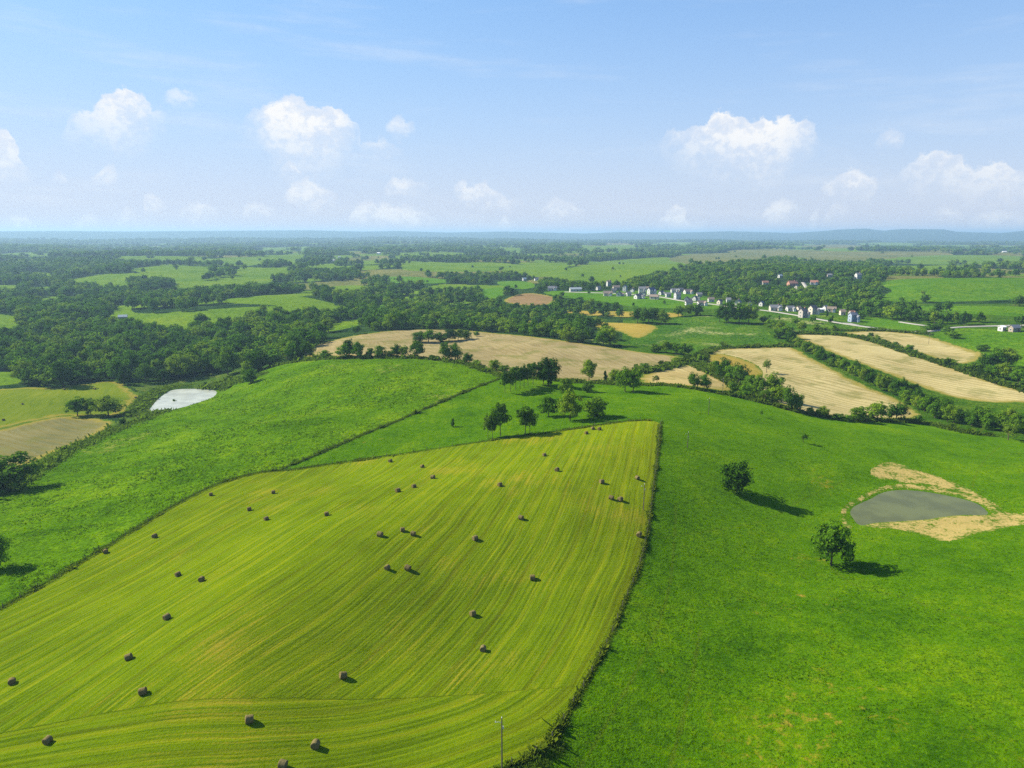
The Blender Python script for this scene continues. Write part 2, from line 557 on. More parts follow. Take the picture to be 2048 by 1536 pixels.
def gpt(px, py):
    h = hit(px, py, zmesh)
    if h is None:
        h = on_plane(px, max(py, 490), -10)
    return h


def world_poly(pts, n=2, closed=True):
    """Photograph outline -> outline on the ground."""
    p = chaikin(pts, n, closed)
    return np.array([gpt(x, y) for x, y in p])


# ------------------------------------------------------------------ fields: outline, material, label
HAY_RIGHT = [(1321, 846), (1319, 865), (1316, 900), (1313, 930), (1309, 960), (1305, 990), (1302, 1019), (1298, 1048), (1293, 1074), (1284, 1115), (1274, 1150), (1250, 1200), (1222, 1275), (1198, 1318),
             (1174, 1362), (1142, 1416), (1112, 1468), (1090, 1496), (1058, 1518), (1018, 1532), (960, 1544), (860, 1556), (600, 1586), (0, 1650), (-1100, 1790)]
HAY_LEFT = [(-1100, 1640), (-200, 1335), (0, 1219), (106, 1160), (198, 1103), (260, 1066), (330, 1022), (373, 999), (430, 970), (500, 948), (540, 942), (578, 941), (656, 929), (773, 913), (861, 899), (960, 884),
            (1092, 866), (1180, 853), (1260, 841), (1300, 840)]
DIAG = [(562, 938), (620, 915), (700, 880), (800, 840), (900, 796), (960, 772), (1003, 756)]
CREST = [(1003, 752), (960, 738), (930, 727), (880, 720), (830, 716), (760, 715), (700, 716), (640, 718), (600, 722), (560, 729), (520, 742)]
VALE = [(480, 757), (440, 772), (410, 785), (380, 800), (340, 817), (300, 834), (240, 856), (200, 872), (150, 895), (100, 920), (70, 945), (40, 965), (0, 985), (-150, 1030), (-500, 1200)]
PAST_EDGE = [(1003, 752), (1060, 757), (1130, 764), (1200, 768), (1260, 771), (1330, 770), (1380, 777), (1440, 787), (1500, 800), (1560, 815), (1620, 830), (1700, 841), (1800, 844), (1860, 848), (1910, 862), (1980, 873), (2048, 882), (2250, 900)]

FIELDS = []     # name, material key, outline, label, category, angle of rows


def field(name, mat, pts, label, cat='field', ang=0.0, n=2):
    FIELDS.append(dict(px=np.array(pts, float), name=name, mat=mat, poly=world_poly(pts, n), label=label, cat=cat, ang=ang))


pasture_px = DIAG + PAST_EDGE[1:] + [(2300, 1100), (2400, 1800), (900, 1900), (560, 1500)]
field('pasture', 'pasture', pasture_px, 'lush green grazing pasture around the mown hay field and cattle pond', 'pasture', n=1)
field('meadow', 'meadow', DIAG[::-1] + HAY_LEFT[:11][::-1] + VALE[::-1] + CREST[::-1], 'rough green meadow sloping down the hillside at left', 'meadow', n=1)
field('hay_field', 'hay', HAY_LEFT + HAY_RIGHT, 'yellow-green mown hay field striped with mowing lines, strewn with bales', 'hay field', n=1)
field('valley_scrub', 'scrub', [(250, 762), (300, 768), (440, 742), (520, 735), (480, 757), (410, 785), (340, 817), (300, 834), (200, 872), (100, 922), (66, 930), (75, 918), (120, 900), (180, 878), (235, 845), (245, 828), (270, 806), (282, 788)],
      'rough scrubby grass bank round the pale pond in the valley', 'scrub')
field('valley_hay_field', 'valehay', [(-200, 780), (0, 779), (66, 773), (105, 777), (156, 769), (210, 762), (245, 762), (262, 781), (282, 788), (268, 808), (246, 828), (203, 836), (156, 834), (122, 830), (0, 857), (-200, 905)],
      'mown yellow-green field with five bales in the valley at left', 'hay field', 0.2)
field('valley_stubble_field', 'darkstubble', [(-250, 912), (0, 857), (122, 830), (156, 834), (203, 837), (236, 843), (215, 858), (176, 880), (117, 902), (70, 926), (30, 940), (-250, 1010)],
      'greyish brown ploughed stubble patch in the valley at left', 'field', 1.15)
field('brown_stubble_field', 'brown', [(600, 716), (612, 698), (640, 688), (690, 674), (760, 663), (820, 659), (870, 659), (930, 660), (985, 666), (1036, 670), (1090, 676), (1150, 684), (1210, 693), (1273, 703), (1330, 709), (1365, 714),
      (1372, 722), (1342, 731), (1307, 741), (1280, 746), (1268, 768), (1200, 766), (1130, 762), (1060, 756), (1003, 751), (930, 724), (830, 714), (700, 714)],
      'wide light brown stubble field behind the hilltop hedgerow', 'field', 0.5)
field('small_stubble_field', 'tan', [(1276, 750), (1342, 731), (1386, 729), (1405, 735), (1427, 748), (1475, 771), (1462, 784), (1420, 778), (1376, 772), (1325, 767), (1280, 767)],
      'small tan stubble field between two hedgerows behind the pasture', 'field', 0.2)
field('near_straw_field', 'straw', [(1408, 716), (1418, 702), (1440, 697), (1520, 694), (1589, 693), (1612, 710), (1676, 742), (1729, 771), (1785, 792), (1823, 812), (1852, 836), (1811, 838), (1720, 840), (1653, 834), (1594, 822), (1560, 808), (1500, 780), (1440, 748)],
      'pale straw field with curved rows and one lone tree in it', 'field', 0.62)
field('golden_headland', 'gold', [(1404, 716), (1425, 706), (1450, 708), (1490, 718), (1515, 730), (1528, 745), (1524, 756), (1490, 752), (1450, 745), (1415, 735)],
      'golden brown strip of uncut stalks beside the pale straw field', 'field')
field('long_straw_field', 'straw', [(1582, 668), (1653, 667), (1729, 677), (1811, 704), (1882, 726), (1975, 758), (2048, 781), (2200, 815), (2200, 835), (2048, 803), (2005, 808), (1905, 797), (1844, 775), (1785, 752), (1741, 735), (1677, 712), (1630, 692), (1597, 677)],
      'long pale straw field beyond the thick diagonal hedgerow', 'field', 0.9)
field('upper_straw_field', 'straw', [(1668, 664), (1741, 661), (1800, 664), (1858, 671), (1905, 689), (1972, 708), (1966, 718), (1930, 731), (1890, 724), (1811, 698), (1741, 675), (1700, 668)],
      'upper straw field below the village road', 'field', 0.9)
field('flowering_meadow', 'lightmeadow', [(1369, 631), (1427, 630), (1470, 648), (1523, 652), (1547, 676), (1570, 692), (1427, 697), (1408, 706), (1370, 704), (1284, 688), (1240, 690), (1150, 682), (1180, 678), (1270, 682), (1308, 662), (1328, 648)],
      'bright green meadow with pale flowering patches below the oak clump', 'meadow')
field('golden_hay_patch', 'gold', [(1172, 644), (1246, 645), (1325, 650), (1300, 668), (1284, 677), (1262, 675), (1240, 662), (1185, 655)],
      'small golden mown field between tree lines in front of the village', 'field')
field('golden_strip_field', 'gold', [(1105, 620), (1171, 621), (1267, 623), (1372, 626), (1364, 635), (1267, 636), (1226, 633), (1140, 630)],
      'narrow golden field strip below the village lawns', 'field')
field('ploughed_field', 'plough', [(1002, 602), (1027, 590), (1062, 585), (1100, 591), (1116, 596), (1104, 609), (1060, 612), (1020, 608)], 'small reddish brown ploughed field left of the village', 'field')
field('village_lawn', 'lawn', [(1075, 583), (1130, 581), (1210, 583), (1300, 581), (1345, 580), (1400, 590), (1440, 602), (1510, 612), (1530, 622), (1440, 618), (1370, 616), (1330, 616), (1285, 616), (1220, 606), (1160, 600), (1110, 592)],
      'bright mown lawns round the village houses', 'lawn')
field('roadside_grass', 'lightmeadow', [(1512, 616), (1560, 618), (1640, 628), (1700, 634), (1760, 650), (1735, 659), (1638, 661), (1589, 666), (1550, 655), (1520, 640)], 'grass verge and gardens below the grey houses', 'grass')
field('roadside_lawn', 'lawn', [(1722, 634), (1780, 639), (1844, 652), (1838, 662), (1785, 659), (1728, 650)], 'smooth green lawn above the village road', 'lawn')
field('lush_field', 'lush', [(1858, 670), (1890, 660), (1928, 655), (2048, 664), (2250, 670), (2250, 780), (2048, 742), (2031, 732), (1974, 708), (1905, 688)], 'lush overgrown green field below the grey barn', 'field')
field('hill_pasture', 'lush', [(1741, 564), (1829, 556), (2048, 555), (2300, 555), (2300, 590), (2048, 598), (1960, 602), (1911, 603), (1800, 606), (1752, 600), (1770, 590), (1790, 580)], 'bright green hill pasture dotted with trees at upper right', 'pasture')
field('long_pasture', 'lush', [(1690, 609), (1760, 610), (2048, 613), (2300, 616), (2300, 645), (2048, 634), (1969, 629), (1887, 624), (1823, 619), (1738, 615)], 'long flat green pasture below the hill pasture at right', 'pasture')
field('vale_pasture', 'palegreen', [(205, 637), (229, 620), (262, 612), (266, 629), (342, 624), (506, 613), (600, 610), (690, 611), (745, 618), (700, 622), (600, 622), (540, 626), (478, 634), (461, 642), (420, 654), (369, 661), (321, 657), (297, 648), (239, 645)],
      'long light green field curving through the woods at left', 'pasture')
field('vale_knoll', 'palegreen', [(430, 606), (478, 600), (547, 591), (595, 591), (640, 600), (685, 612), (567, 612), (506, 608)], 'light green knoll behind the hedgerow in the left woods', 'pasture')
field('wood_glade', 'palegreen', [(627, 664), (650, 652), (678, 644), (719, 639), (745, 642), (722, 650), (671, 662)], 'light green glade in the wood above the brown stubble field', 'pasture')
field('left_edge_field', 'palegreen', [(-200, 622), (0, 625), (58, 642), (40, 658), (0, 664), (-200, 670)], 'light green field at the left edge among the woods', 'field')
field('left_edge_meadow', 'palegreen', [(-200, 745), (0, 744), (45, 744), (50, 764), (0, 773), (-200, 776)], 'small green meadow at the left edge in front of the wood', 'meadow')
field('wood_gap', 'palegreen', [(240, 722), (262, 712), (300, 703), (345, 701), (345, 707), (300, 712), (256, 724)], 'narrow green gap in the wood left of the hill crest', 'meadow')
field('pond_bank', 'bank', [(1722, 1054), (1745, 1046), (1800, 1042), (1850, 1039), (1900, 1031), (1975, 1031), (1984, 1027), (1966, 1010), (1940, 1000), (1900, 990), (1855, 981), (1820, 976), (1785, 976), (1752, 985), (1730, 998), (1700, 1012), (1690, 1026), (1698, 1046), (1706, 1058),
      (1694, 1061), (1685, 1047), (1680, 1024), (1692, 1007), (1724, 992), (1748, 978), (1785, 968), (1823, 968), (1864, 973), (1907, 981), (1953, 994), (1993, 1012), (2010, 1026), (2060, 1026), (2060, 1048), (2020, 1052), (1990, 1062), (1950, 1068), (1925, 1078), (1890, 1083), (1850, 1074), (1815, 1062), (1780, 1056), (1750, 1056)],
      'bare trampled tan bank round the muddy cattle pond', 'bank', n=1)
field('worn_slope', 'bank', [(1738, 946), (1750, 930), (1775, 923), (1800, 928), (1830, 940), (1870, 950), (1905, 964), (1950, 984), (1992, 1008), (2012, 1024), (1996, 1016), (1960, 996), (1900, 980), (1850, 968), (1810, 966), (1780, 960), (1755, 956)],
      'worn tan patch of bare ground on the slope above the pond', 'bank', n=1)
for pts, label in (([(205, 612), (330, 606), (450, 598), (560, 588), (640, 585), (640, 590), (560, 595), (440, 606), (330, 613), (215, 619)], 'long dim green strip between two tree lines in the left woods'),
                   ([(56, 576), (110, 572), (118, 580), (70, 585)], 'small pale clearing high in the left woods'), ([(-60, 571), (45, 569), (42, 580), (-60, 584)], 'pale clearing at the left edge of the far woods'),
                   ([(650, 574), (700, 570), (745, 572), (735, 580), (670, 583)], 'small pale clearing in the woods left of the middle'), ([(470, 546), (560, 542), (600, 546), (560, 552), (480, 553)], 'hazy green strip behind the left woods'),
                   ([(560, 560), (640, 556), (650, 561), (570, 566)], 'thin green clearing behind the left woods'), ([(880, 604), (940, 598), (960, 604), (900, 612)], 'small green clearing in the middle woods right of the curving field'),
                   ([(1040, 640), (1100, 638), (1104, 645), (1046, 648)], 'small golden gap in the tree belt before the village'), ([(120, 640), (180, 634), (200, 642), (150, 650)], 'small green clearing left of the light green field')):
    field('woodland_clearing', 'palegreen' if 'golden' not in label else 'gold', pts, label)
for pts, mat, label in (
        ([(763, 553), (830, 553), (905, 560), (896, 567), (820, 567), (772, 566)], 'lawn', 'bright green field behind the middle woods'),
        ([(770, 600), (830, 590), (880, 588), (830, 600), (790, 606)], 'palegreen', 'small green clearing in the middle woods'),
        ([(748, 611), (775, 608), (772, 622), (750, 622)], 'lawn', 'green clearing beside the curving light green field'),
        ([(960, 578), (1012, 572), (1010, 590), (985, 600), (965, 595)], 'lawn', 'green meadow left of the reddish ploughed field'),
        ([(990, 562), (1060, 562), (1075, 574), (1040, 580), (1000, 572)], 'lawn', 'green paddock behind the white farmhouse'),
        ([(1092, 556), (1130, 539), (1185, 524), (1290, 516), (1342, 513), (1376, 530), (1376, 540), (1294, 546), (1260, 562), (1180, 566), (1120, 562)], 'palegreen', 'broad light green farmland behind the village'),
        ([(1000, 530), (1113, 528), (1150, 526), (1110, 546), (1060, 552), (1000, 545)], 'palegreen', 'light green field behind the white farmhouse trees'),
        ([(786, 540), (842, 522), (900, 526), (980, 524), (1047, 529), (1013, 543), (876, 544)], 'palegreen', 'long light green slope in the middle distance'),
        ([(1328, 520), (1360, 510), (1444, 505), (1547, 510), (1540, 520), (1440, 526), (1380, 528)], 'fartan', 'tan farmland behind the village wood'),
        ([(1440, 500), (1560, 498), (1680, 504), (1840, 502), (1920, 508), (1880, 518), (1740, 518), (1600, 516), (1480, 512)], 'fartan', 'wide tan plain in the far distance at right'),
        ([(1585, 517), (1700, 514), (1760, 518), (1720, 524), (1620, 522)], 'fartan', 'tan strip of farmland behind the large wood'),
        ([(1750, 520), (1860, 510), (1950, 510), (2060, 512), (2060, 524), (1930, 530), (1800, 528)], 'palegreen', 'olive green farmland at far right'),
        ([(250, 540), (300, 532), (376, 530), (430, 541), (380, 548), (300, 548)], 'palegreen', 'pale green hillock field far in the left valley'),
        ([(28, 544), (110, 545), (115, 552), (35, 552)], 'palegreen', 'pale green strip far at left'),
        ([(155, 565), (200, 562), (250, 561), (272, 575), (215, 576), (160, 570)], 'palegreen', 'bright clearing in the far left woods'),
        ([(410, 563), (540, 562), (545, 568), (415, 567)], 'palegreen', 'thin pale field strip in the left woods'),
        ([(430, 528), (500, 516), (610, 508), (620, 516), (540, 526), (480, 534)], 'palegreen', 'hazy green hill field left of the white houses'),
        ([(300, 518), (350, 512), (420, 514), (410, 524), (320, 526)], 'palegreen', 'hazy green field in the far left valley'),
        ([(500, 504), (560, 494), (640, 494), (600, 502), (540, 508)], 'palegreen', 'faint green field below the far ridge'),
        ([(690, 522), (760, 520), (770, 528), (700, 530)], 'palegreen', 'faint green field right of the far white houses'),
        ([(0, 506), (80, 504), (120, 510), (60, 514), (0, 514)], 'palegreen', 'faint green field far off at the left edge'),
        ([(600, 582), (630, 581), (632, 590), (602, 592)], 'palegreen', 'pale clearing behind the light green knoll'),
        ([(1290, 488), (1360, 486), (1400, 490), (1330, 493)], 'palegreen', 'faint green field below the ridge in the middle'),
        ([(1700, 486), (1800, 484), (1850, 489), (1740, 492)], 'palegreen', 'faint green field below the right hills'),
        ([(1140, 494), (1260, 490), (1300, 496), (1200, 500)], 'palegreen', 'faint green field strip beyond the dark woods'),
        ([(1580, 492), (1680, 488), (1760, 494), (1660, 498)], 'fartan', 'faint tan field far off below the right hills'),
        ([(1880, 492), (1980, 490), (2060, 493), (1960, 498)], 'palegreen', 'faint green field far off at the right edge')):
    field('distant_field', mat, pts, label)

# ------------------------------------------------------------------ cut the grid along the outlines
GCs, GRs = GC.copy(), GR.copy()
snapped = np.zeros(GC.shape, bool)
for f in FIELDS:
    _q = np.roll(f['poly'], -1, 0)
    if np.hypot(*(f['poly'] - _q).T).max() > 12:
        f['poly'] = np.concatenate([[a + (b - a) * k / m_ for k in range(m_)] for a, b in zip(f['poly'], _q) for m_ in [max(1, int(np.hypot(*(b - a)) / 8) if np.hypot(*a) < 700 else 1)]])
    rr = np.interp(np.hypot(f['poly'][:, 0], f['poly'][:, 1]), ROWS, np.arange(NR))
    cc = (f['poly'][:, 0] / np.maximum(f['poly'][:, 1], 1.0) / math.tan(HALF) + 1) * 0.5 * (NCOL_IN - 1)
    f['g'] = np.stack([cc, rr], 1)
for f in FIELDS[::-1]:
    g = f['g']
    c0, c1 = max(0, int(g[:, 0].min()) - 2), min(NC, int(g[:, 0].max()) + 3)
    r0, r1 = max(0, int(g[:, 1].min()) - 2), min(NR, int(g[:, 1].max()) + 3)
    for (ax, ay), (bx, by) in zip(g, np.roll(g, -1, 0)):
        lo_c, hi_c = int(min(ax, bx)) - 1, int(max(ax, bx)) + 3
        lo_r, hi_r = int(min(ay, by)) - 1, int(max(ay, by)) + 3
        lo_c, hi_c, lo_r, hi_r = max(lo_c, 0), min(hi_c, NCOL_IN), max(lo_r, 0), min(hi_r, NR)
        if hi_c <= lo_c or hi_r <= lo_r or (hi_c - lo_c) * (hi_r - lo_r) > 250000:
            continue
        C, R = GC[lo_r:hi_r, lo_c:hi_c], GR[lo_r:hi_r, lo_c:hi_c]
        ex, ey = bx - ax, by - ay
        t = np.clip(((C - ax) * ex + (R - ay) * ey) / (ex * ex + ey * ey + 1e-9), 0, 1)
        qx, qy = ax + t * ex, ay + t * ey
        near = (np.hypot(C - qx, R - qy) < 0.5) & ~snapped[lo_r:hi_r, lo_c:hi_c]
        GCs[lo_r:hi_r, lo_c:hi_c][near] = qx[near]
        GRs[lo_r:hi_r, lo_c:hi_c][near] = qy[near]
        snapped[lo_r:hi_r, lo_c:hi_c] |= near
GX, GY = from_grid(GCs, GRs)
GZ = GZ0.copy()
GZ[snapped] = zmesh(GX[snapped], GY[snapped])
# which field each cell belongs to
CLS = np.full((NR - 1, NC), -1, int)
nxt = (np.arange(NC) + 1) % NC
cc_c = (GCs[:-1] + GCs[1:] + np.where(nxt == 0, NC, GCs[:-1][:, nxt]) + np.where(nxt == 0, NC, GCs[1:][:, nxt])) / 4
cc_r = (GRs[:-1] + GRs[1:] + GRs[:-1][:, nxt] + GRs[1:][:, nxt]) / 4
for i, f in enumerate(FIELDS):
    g = f['g']
    c0, c1 = max(0, int(g[:, 0].min()) - 2), min(NCOL_IN - 1, int(g[:, 0].max()) + 3)
    r0, r1 = max(0, int(g[:, 1].min()) - 2), min(NR - 1, int(g[:, 1].max()) + 3)
    if c1 <= c0:
        continue
    sub = inside(cc_c[r0:r1, c0:c1], cc_r[r0:r1, c0:c1], g)
    CLS[r0:r1, c0:c1][sub] = i
# the far country is a patchwork: each patch is wood, pasture or dry farmland, with hedges along the seams
def patchwork(x, y, s, seed):
    i0, j0 = np.floor(x / s).astype(np.int64), np.floor(y / s).astype(np.int64)
    d1, d2, hid = np.full(x.shape, 1e18), np.full(x.shape, 1e18), np.zeros(x.shape)

    def hsh(a, b, k):
        n = (a * 73856093 + b * 19349663 + k * 83492791 + seed * 2654435) & 0x7fffffff
        n = ((n ^ (n >> 13)) * 1274126177) & 0x7fffffff
        return ((n ^ (n >> 15)) & 0xffff) / 65535.0
    for a in (-1, 0, 1):
        for b in (-1, 0, 1):
            ia, jb = i0 + a, j0 + b
            cx_, cy_ = (ia + 0.15 + 0.7 * hsh(ia, jb, 1)) * s, (jb + 0.15 + 0.7 * hsh(ia, jb, 2)) * s
            dd = np.hypot(x - cx_, y - cy_)
            h = hsh(ia, jb, 3)
            nearer = dd < d1
            d2 = np.where(nearer, d1, np.minimum(d2, dd))
            hid = np.where(nearer, h, hid)
            d1 = np.where(nearer, dd, d1)
    return hid, (d2 - d1) * 0.5


def far_type(x, y):
    """0 wood, 1 pasture, 2 dry farmland; and distance to the nearest seam."""
    d = np.hypot(x, y)
    wx, wy = x + 60 * (vnoise(x / 300, y / 300, 61) - 0.5), y + 60 * (vnoise(x / 300, y / 300, 62) - 0.5)
    h1, e1 = patchwork(wx * 0.9, wy * 0.62, 140.0, 3)
    h2, e2 = patchwork(wx * 0.9, wy * 0.5, 300.0, 4)
    h, e = np.where(d < 3300, h1, h2), np.where(d < 3300, e1, e2)
    px, py, _ = project(x, y, np.full(x.shape, -8.0))
    share = np.where(px < 900, 0.45, 0.44) + 0.34 * (vnoise(x / 900, y / 900, 63) - 0.5)
    share = np.where(px > 1250, share - 0.05, share)
    t = np.where(h < share, 0, np.where(h < share + (1 - share) * np.where(px > 1150, 0.55, 0.85), 1, 2))
    solid = ((px > 1275) & (px < 1770) & (py > 536) & (py < 606)) | (d < 1080) | ((px < 700) & (d < 1200))
    t = np.where(solid | (d > 7200), 0, t)
    return t, e


_fx, _fy = from_grid(cc_c, cc_r)
FT = np.zeros(CLS.shape, int)
_far = (ROWS[:-1, None] > 1000) & (np.arange(NC)[None, :] < NCOL_IN - 1) & (ROWS[:-1, None] < 7600)
_far = _far & np.ones(CLS.shape, bool)
FT[_far] = far_type(_fx[_far], _fy[_far])[0]
CLS[(CLS == -1) & (FT == 1)] = -2
CLS[(CLS == -1) & (FT == 2)] = -3
_bpx = project(_fx, _fy, np.full(_fx.shape, -8.0))[0]
CLS[(CLS == -1) & (_bpx > 1245) & (ROWS[:-1, None] < 900) & (_fy > 200)] = -4
# beyond the sides of the view and behind the viewer the near fields go on
_thc = np.where(TH > math.pi, TH - 2 * math.pi, TH)
for c in range(NCOL_IN - 1, NC):
    CLS[:, c][ROWS[:-1] < 420] = 0 if (_thc[c] > 0 or abs(_thc[c]) > 2.2) else 1


def cls_at(x, y):
    c, r = to_grid(np.asarray(x, float), np.asarray(y, float))
    return CLS[np.clip(np.floor(r).astype(int), 0, NR - 2), np.floor(c).astype(int) % NC]


def tag(o, label=None, cat=None, group=None, kind=None):
    if label:
        o['label'] = label
    if cat:
        o['category'] = cat
    if group:
        o['group'] = group
    if kind:
        o['kind'] = kind
    return o


def mesh_np(name, verts, faces, mats=(), smooth_=False, midx=None):
    """Fast mesh from numpy arrays; faces is (n,3) or (n,4)."""
    me = bpy.data.meshes.new(name)
    verts = np.asarray(verts, np.float32)
    faces = np.asarray(faces, np.int32)
    k = faces.shape[1]
    me.vertices.add(len(verts))
    me.vertices.foreach_set('co', verts.ravel())
    me.loops.add(faces.size)
    me.loops.foreach_set('vertex_index', faces.ravel())
    me.polygons.add(len(faces))
    me.polygons.foreach_set('loop_start', np.arange(0, faces.size, k, dtype=np.int32))
    me.polygons.foreach_set('loop_total', np.full(len(faces), k, np.int32))
    me.polygons.foreach_set('use_smooth', np.full(len(faces), bool(smooth_)))
    for m in mats:
        me.materials.append(m)
    if midx is not None:
        me.polygons.foreach_set('material_index', np.asarray(midx, np.int32))
    me.update(calc_edges=True)
    me.validate()
    return me


def link(name, me, parent=None):
    o = bpy.data.objects.new(name, me)
    COL.objects.link(o)
    if parent:
        o.parent = parent
    return o


def empty(name, loc=(0, 0, 0), rz=0.0):
    o = bpy.data.objects.new(name, None)
    o.empty_display_size = 0.5
    o.location = loc
    o.rotation_euler = (0, 0, rz)
    COL.objects.link(o)
    return o


# ------------------------------------------------------------------ ground materials
def ground_mat(name, build, rough=1.0, sheen=(0.0, (1, 1, 1))):
    m = bpy.data.materials.new(name)
    m.use_nodes = True
    T = NT(m.node_tree)
    b = T.n['Principled BSDF']
    b.inputs['Roughness'].default_value = rough
    b.inputs['Specular IOR Level'].default_value = 0.0
    b.inputs['Sheen Weight'].default_value = sheen[0]
    b.inputs['Sheen Roughness'].default_value = 0.5
    b.inputs['Sheen Tint'].default_value = (*sheen[1], 1.0)
    pos = T.node('ShaderNodeNewGeometry').outputs['Position']
    col, height, dist, strength = build(T, pos)
    T.put(b.inputs['Base Color'], col)
    if height is not None:
        bp = T.node('ShaderNodeBump')
        bp.inputs['Strength'].default_value = strength
        bp.inputs['Distance'].default_value = dist
        T.put(bp.inputs['Height'], height)
        T.l.new(bp.outputs[0], b.inputs['Normal'])
    return m


def grassy(c_dark, c_mid, c_light, c_dry=None, dry=(0.62, 0.75), clump=0.55, big=28.0, strength=0.9, dist=0.35, speck=0.75, worn=False, edge=False):
    """Grass seen from the air: broad patches, tussocks and fine blades, dry specks."""
    def build(T, pos):
        a = T.noise(pos, 1.0 / big, 4, 0.6)
        m = T.noise(pos, 1.0 / (big / 7), 3, 0.6)
        cl = T.noise(pos, clump, 4, 0.65)
        fn = T.noise(pos, clump * 4.5, 2, 0.6)
        t = T.math('ADD', T.math('MULTIPLY_ADD', a, 1.15, -0.125), T.math('ADD', T.math('MULTIPLY', m, 0.5), T.math('MULTIPLY', cl, 0.6)))
        col = T.mix(T.sstep(t, 0.72, 1.02), c_dark, c_mid)
        col = T.mix(T.sstep(t, 0.98, 1.30), col, c_light)
        spk = T.noise(pos, clump * 3.2, 3, 0.75)
        blot = T.noise(pos, clump * 0.9, 4, 0.7)
        col = T.mix(T.math('MULTIPLY', T.sstep(blot, 0.50, 0.34), 0.55 * speck), col, tuple(c * 0.6 for c in c_dark))
        col = T.mix(T.math('MULTIPLY', T.sstep(spk, 0.52, 0.36), speck), col, tuple(c * 0.42 for c in c_dark))
        col = T.mix(T.math('MULTIPLY', T.sstep(spk, 0.56, 0.74), 0.6), col, tuple(c * 1.25 for c in c_light))
        h = T.math('ADD', T.math('MULTIPLY', cl, 1.0), T.math('MULTIPLY', fn, 0.45))
        if c_dry:
            dm = T.math('ADD', T.math('MULTIPLY', T.noise(pos, 1 / 45.0, 2, 0.5), 0.62), T.math('MULTIPLY', T.noise(pos, 0.35, 5, 0.7), 0.5))
            if worn:
                wa = T.node('ShaderNodeAttribute', attribute_name='dry').outputs['Fac']
                pn = T.math('ADD', T.math('MULTIPLY', T.noise(pos, 0.45, 5, 0.78), 0.75), T.math('MULTIPLY', T.noise(pos, 0.09, 3, 0.6), 0.35))
                yel = T.math('MULTIPLY', T.sstep(T.math('ADD', pn, T.math('MULTIPLY', wa, 0.12)), 0.62, 0.82), 0.6)
                col = T.mix(yel, col, (0.105, 0.135, 0.003))
                dm = T.math('ADD', T.math('MULTIPLY', dm, 0.5), T.math('ADD', T.math('MULTIPLY', pn, 0.5), T.math('MULTIPLY', wa, 0.085)))
                tk = T.node('ShaderNodeAttribute', attribute_name='track').outputs['Fac']
                tk = T.math('ADD', tk, T.math('MULTIPLY', T.math('SUBTRACT', T.noise(pos, 0.5, 3, 0.6), 0.5), 1.2))
                col = T.mix(T.math('MULTIPLY', T.sstep(T.math('ABSOLUTE', tk), 0.5, 0.12), 0.32), col, (0.055, 0.060, 0.006))
            col = T.mix(T.sstep(dm, dry[0], dry[1]), col, c_dry)
        return col, h, dist, strength
    return build


def hay_build(T, pos):
    uv = T.node('ShaderNodeUVMap', uv_map='rows').outputs[0]
    u, v, _ = T.sep(uv)
    wob = T.math('MULTIPLY', T.math('SUBTRACT', T.noise(pos, 0.035, 2, 0.5), 0.5), 1.1)
    ur = T.math('ADD', u, wob)

    def line(period, power):
        w = T.math('MULTIPLY_ADD', T.math('SINE', T.math('MULTIPLY', ur, 2 * math.pi / period)), 0.5, 0.5)
        return T.math('POWER', w, power)
    brk = T.noise(T.xyz(T.math('MULTIPLY', ur, 0.29), T.math('MULTIPLY', v, 0.02)), 1.0, 3, 0.6, dims='2D')
    sw = T.math('MULTIPLY', line(3.45, 5.0), T.sstep(brk, 0.36, 0.62))
    sw2 = line(1.15, 2.0)
    st = T.noise(T.xyz(T.math('MULTIPLY', ur, 1.7), T.math('MULTIPLY', v, 0.045)), 1.0, 4, 0.66, dims='2D')
    fn = T.noise(pos, 2.2, 4, 0.75)
    big = T.noise(pos, 1 / 42.0, 4, 0.6)
    mid = T.noise(pos, 1 / 7.0, 3, 0.6)
    t = T.math('ADD', T.math('MULTIPLY', st, 0.50), T.math('ADD', T.math('MULTIPLY', sw2, 0.07), T.math('ADD', T.math('MULTIPLY', fn, 0.36), T.math('ADD', T.math('MULTIPLY', big, 0.38), T.math('MULTIPLY', mid, 0.20)))))
    col = T.mix(T.sstep(t, 0.56, 0.80), (0.022, 0.054, 0.001), (0.070, 0.118, 0.002))
    col = T.mix(T.sstep(t, 0.76, 1.02), col, (0.152, 0.176, 0.003))
    col = T.mix(T.math('MULTIPLY', sw, 0.28), col, (0.24, 0.235, 0.008))
    tyre = T.math('MULTIPLY', line(6.9, 14.0), T.sstep(brk, 0.60, 0.42))
    col = T.mix(T.math('MULTIPLY', tyre, 0.45), col, (0.045, 0.052, 0.004))
    dry = T.math('ADD', T.math('MULTIPLY', T.noise(pos, 1 / 30.0, 3, 0.6), 0.62), T.math('ADD', T.math('MULTIPLY', st, 0.36), T.math('MULTIPLY', fn, 0.22)))
    col = T.mix(T.math('MULTIPLY', T.sstep(dry, 0.63, 0.80), 0.75), col, (0.215, 0.155, 0.018))
    h = T.math('ADD', T.math('MULTIPLY', st, 0.7), T.math('ADD', T.math('MULTIPLY', fn, 0.9), T.math('ADD', T.math('MULTIPLY', sw2, 0.10), T.math('MULTIPLY', sw, 0.3))))
    return col, h, 0.28, 0.85


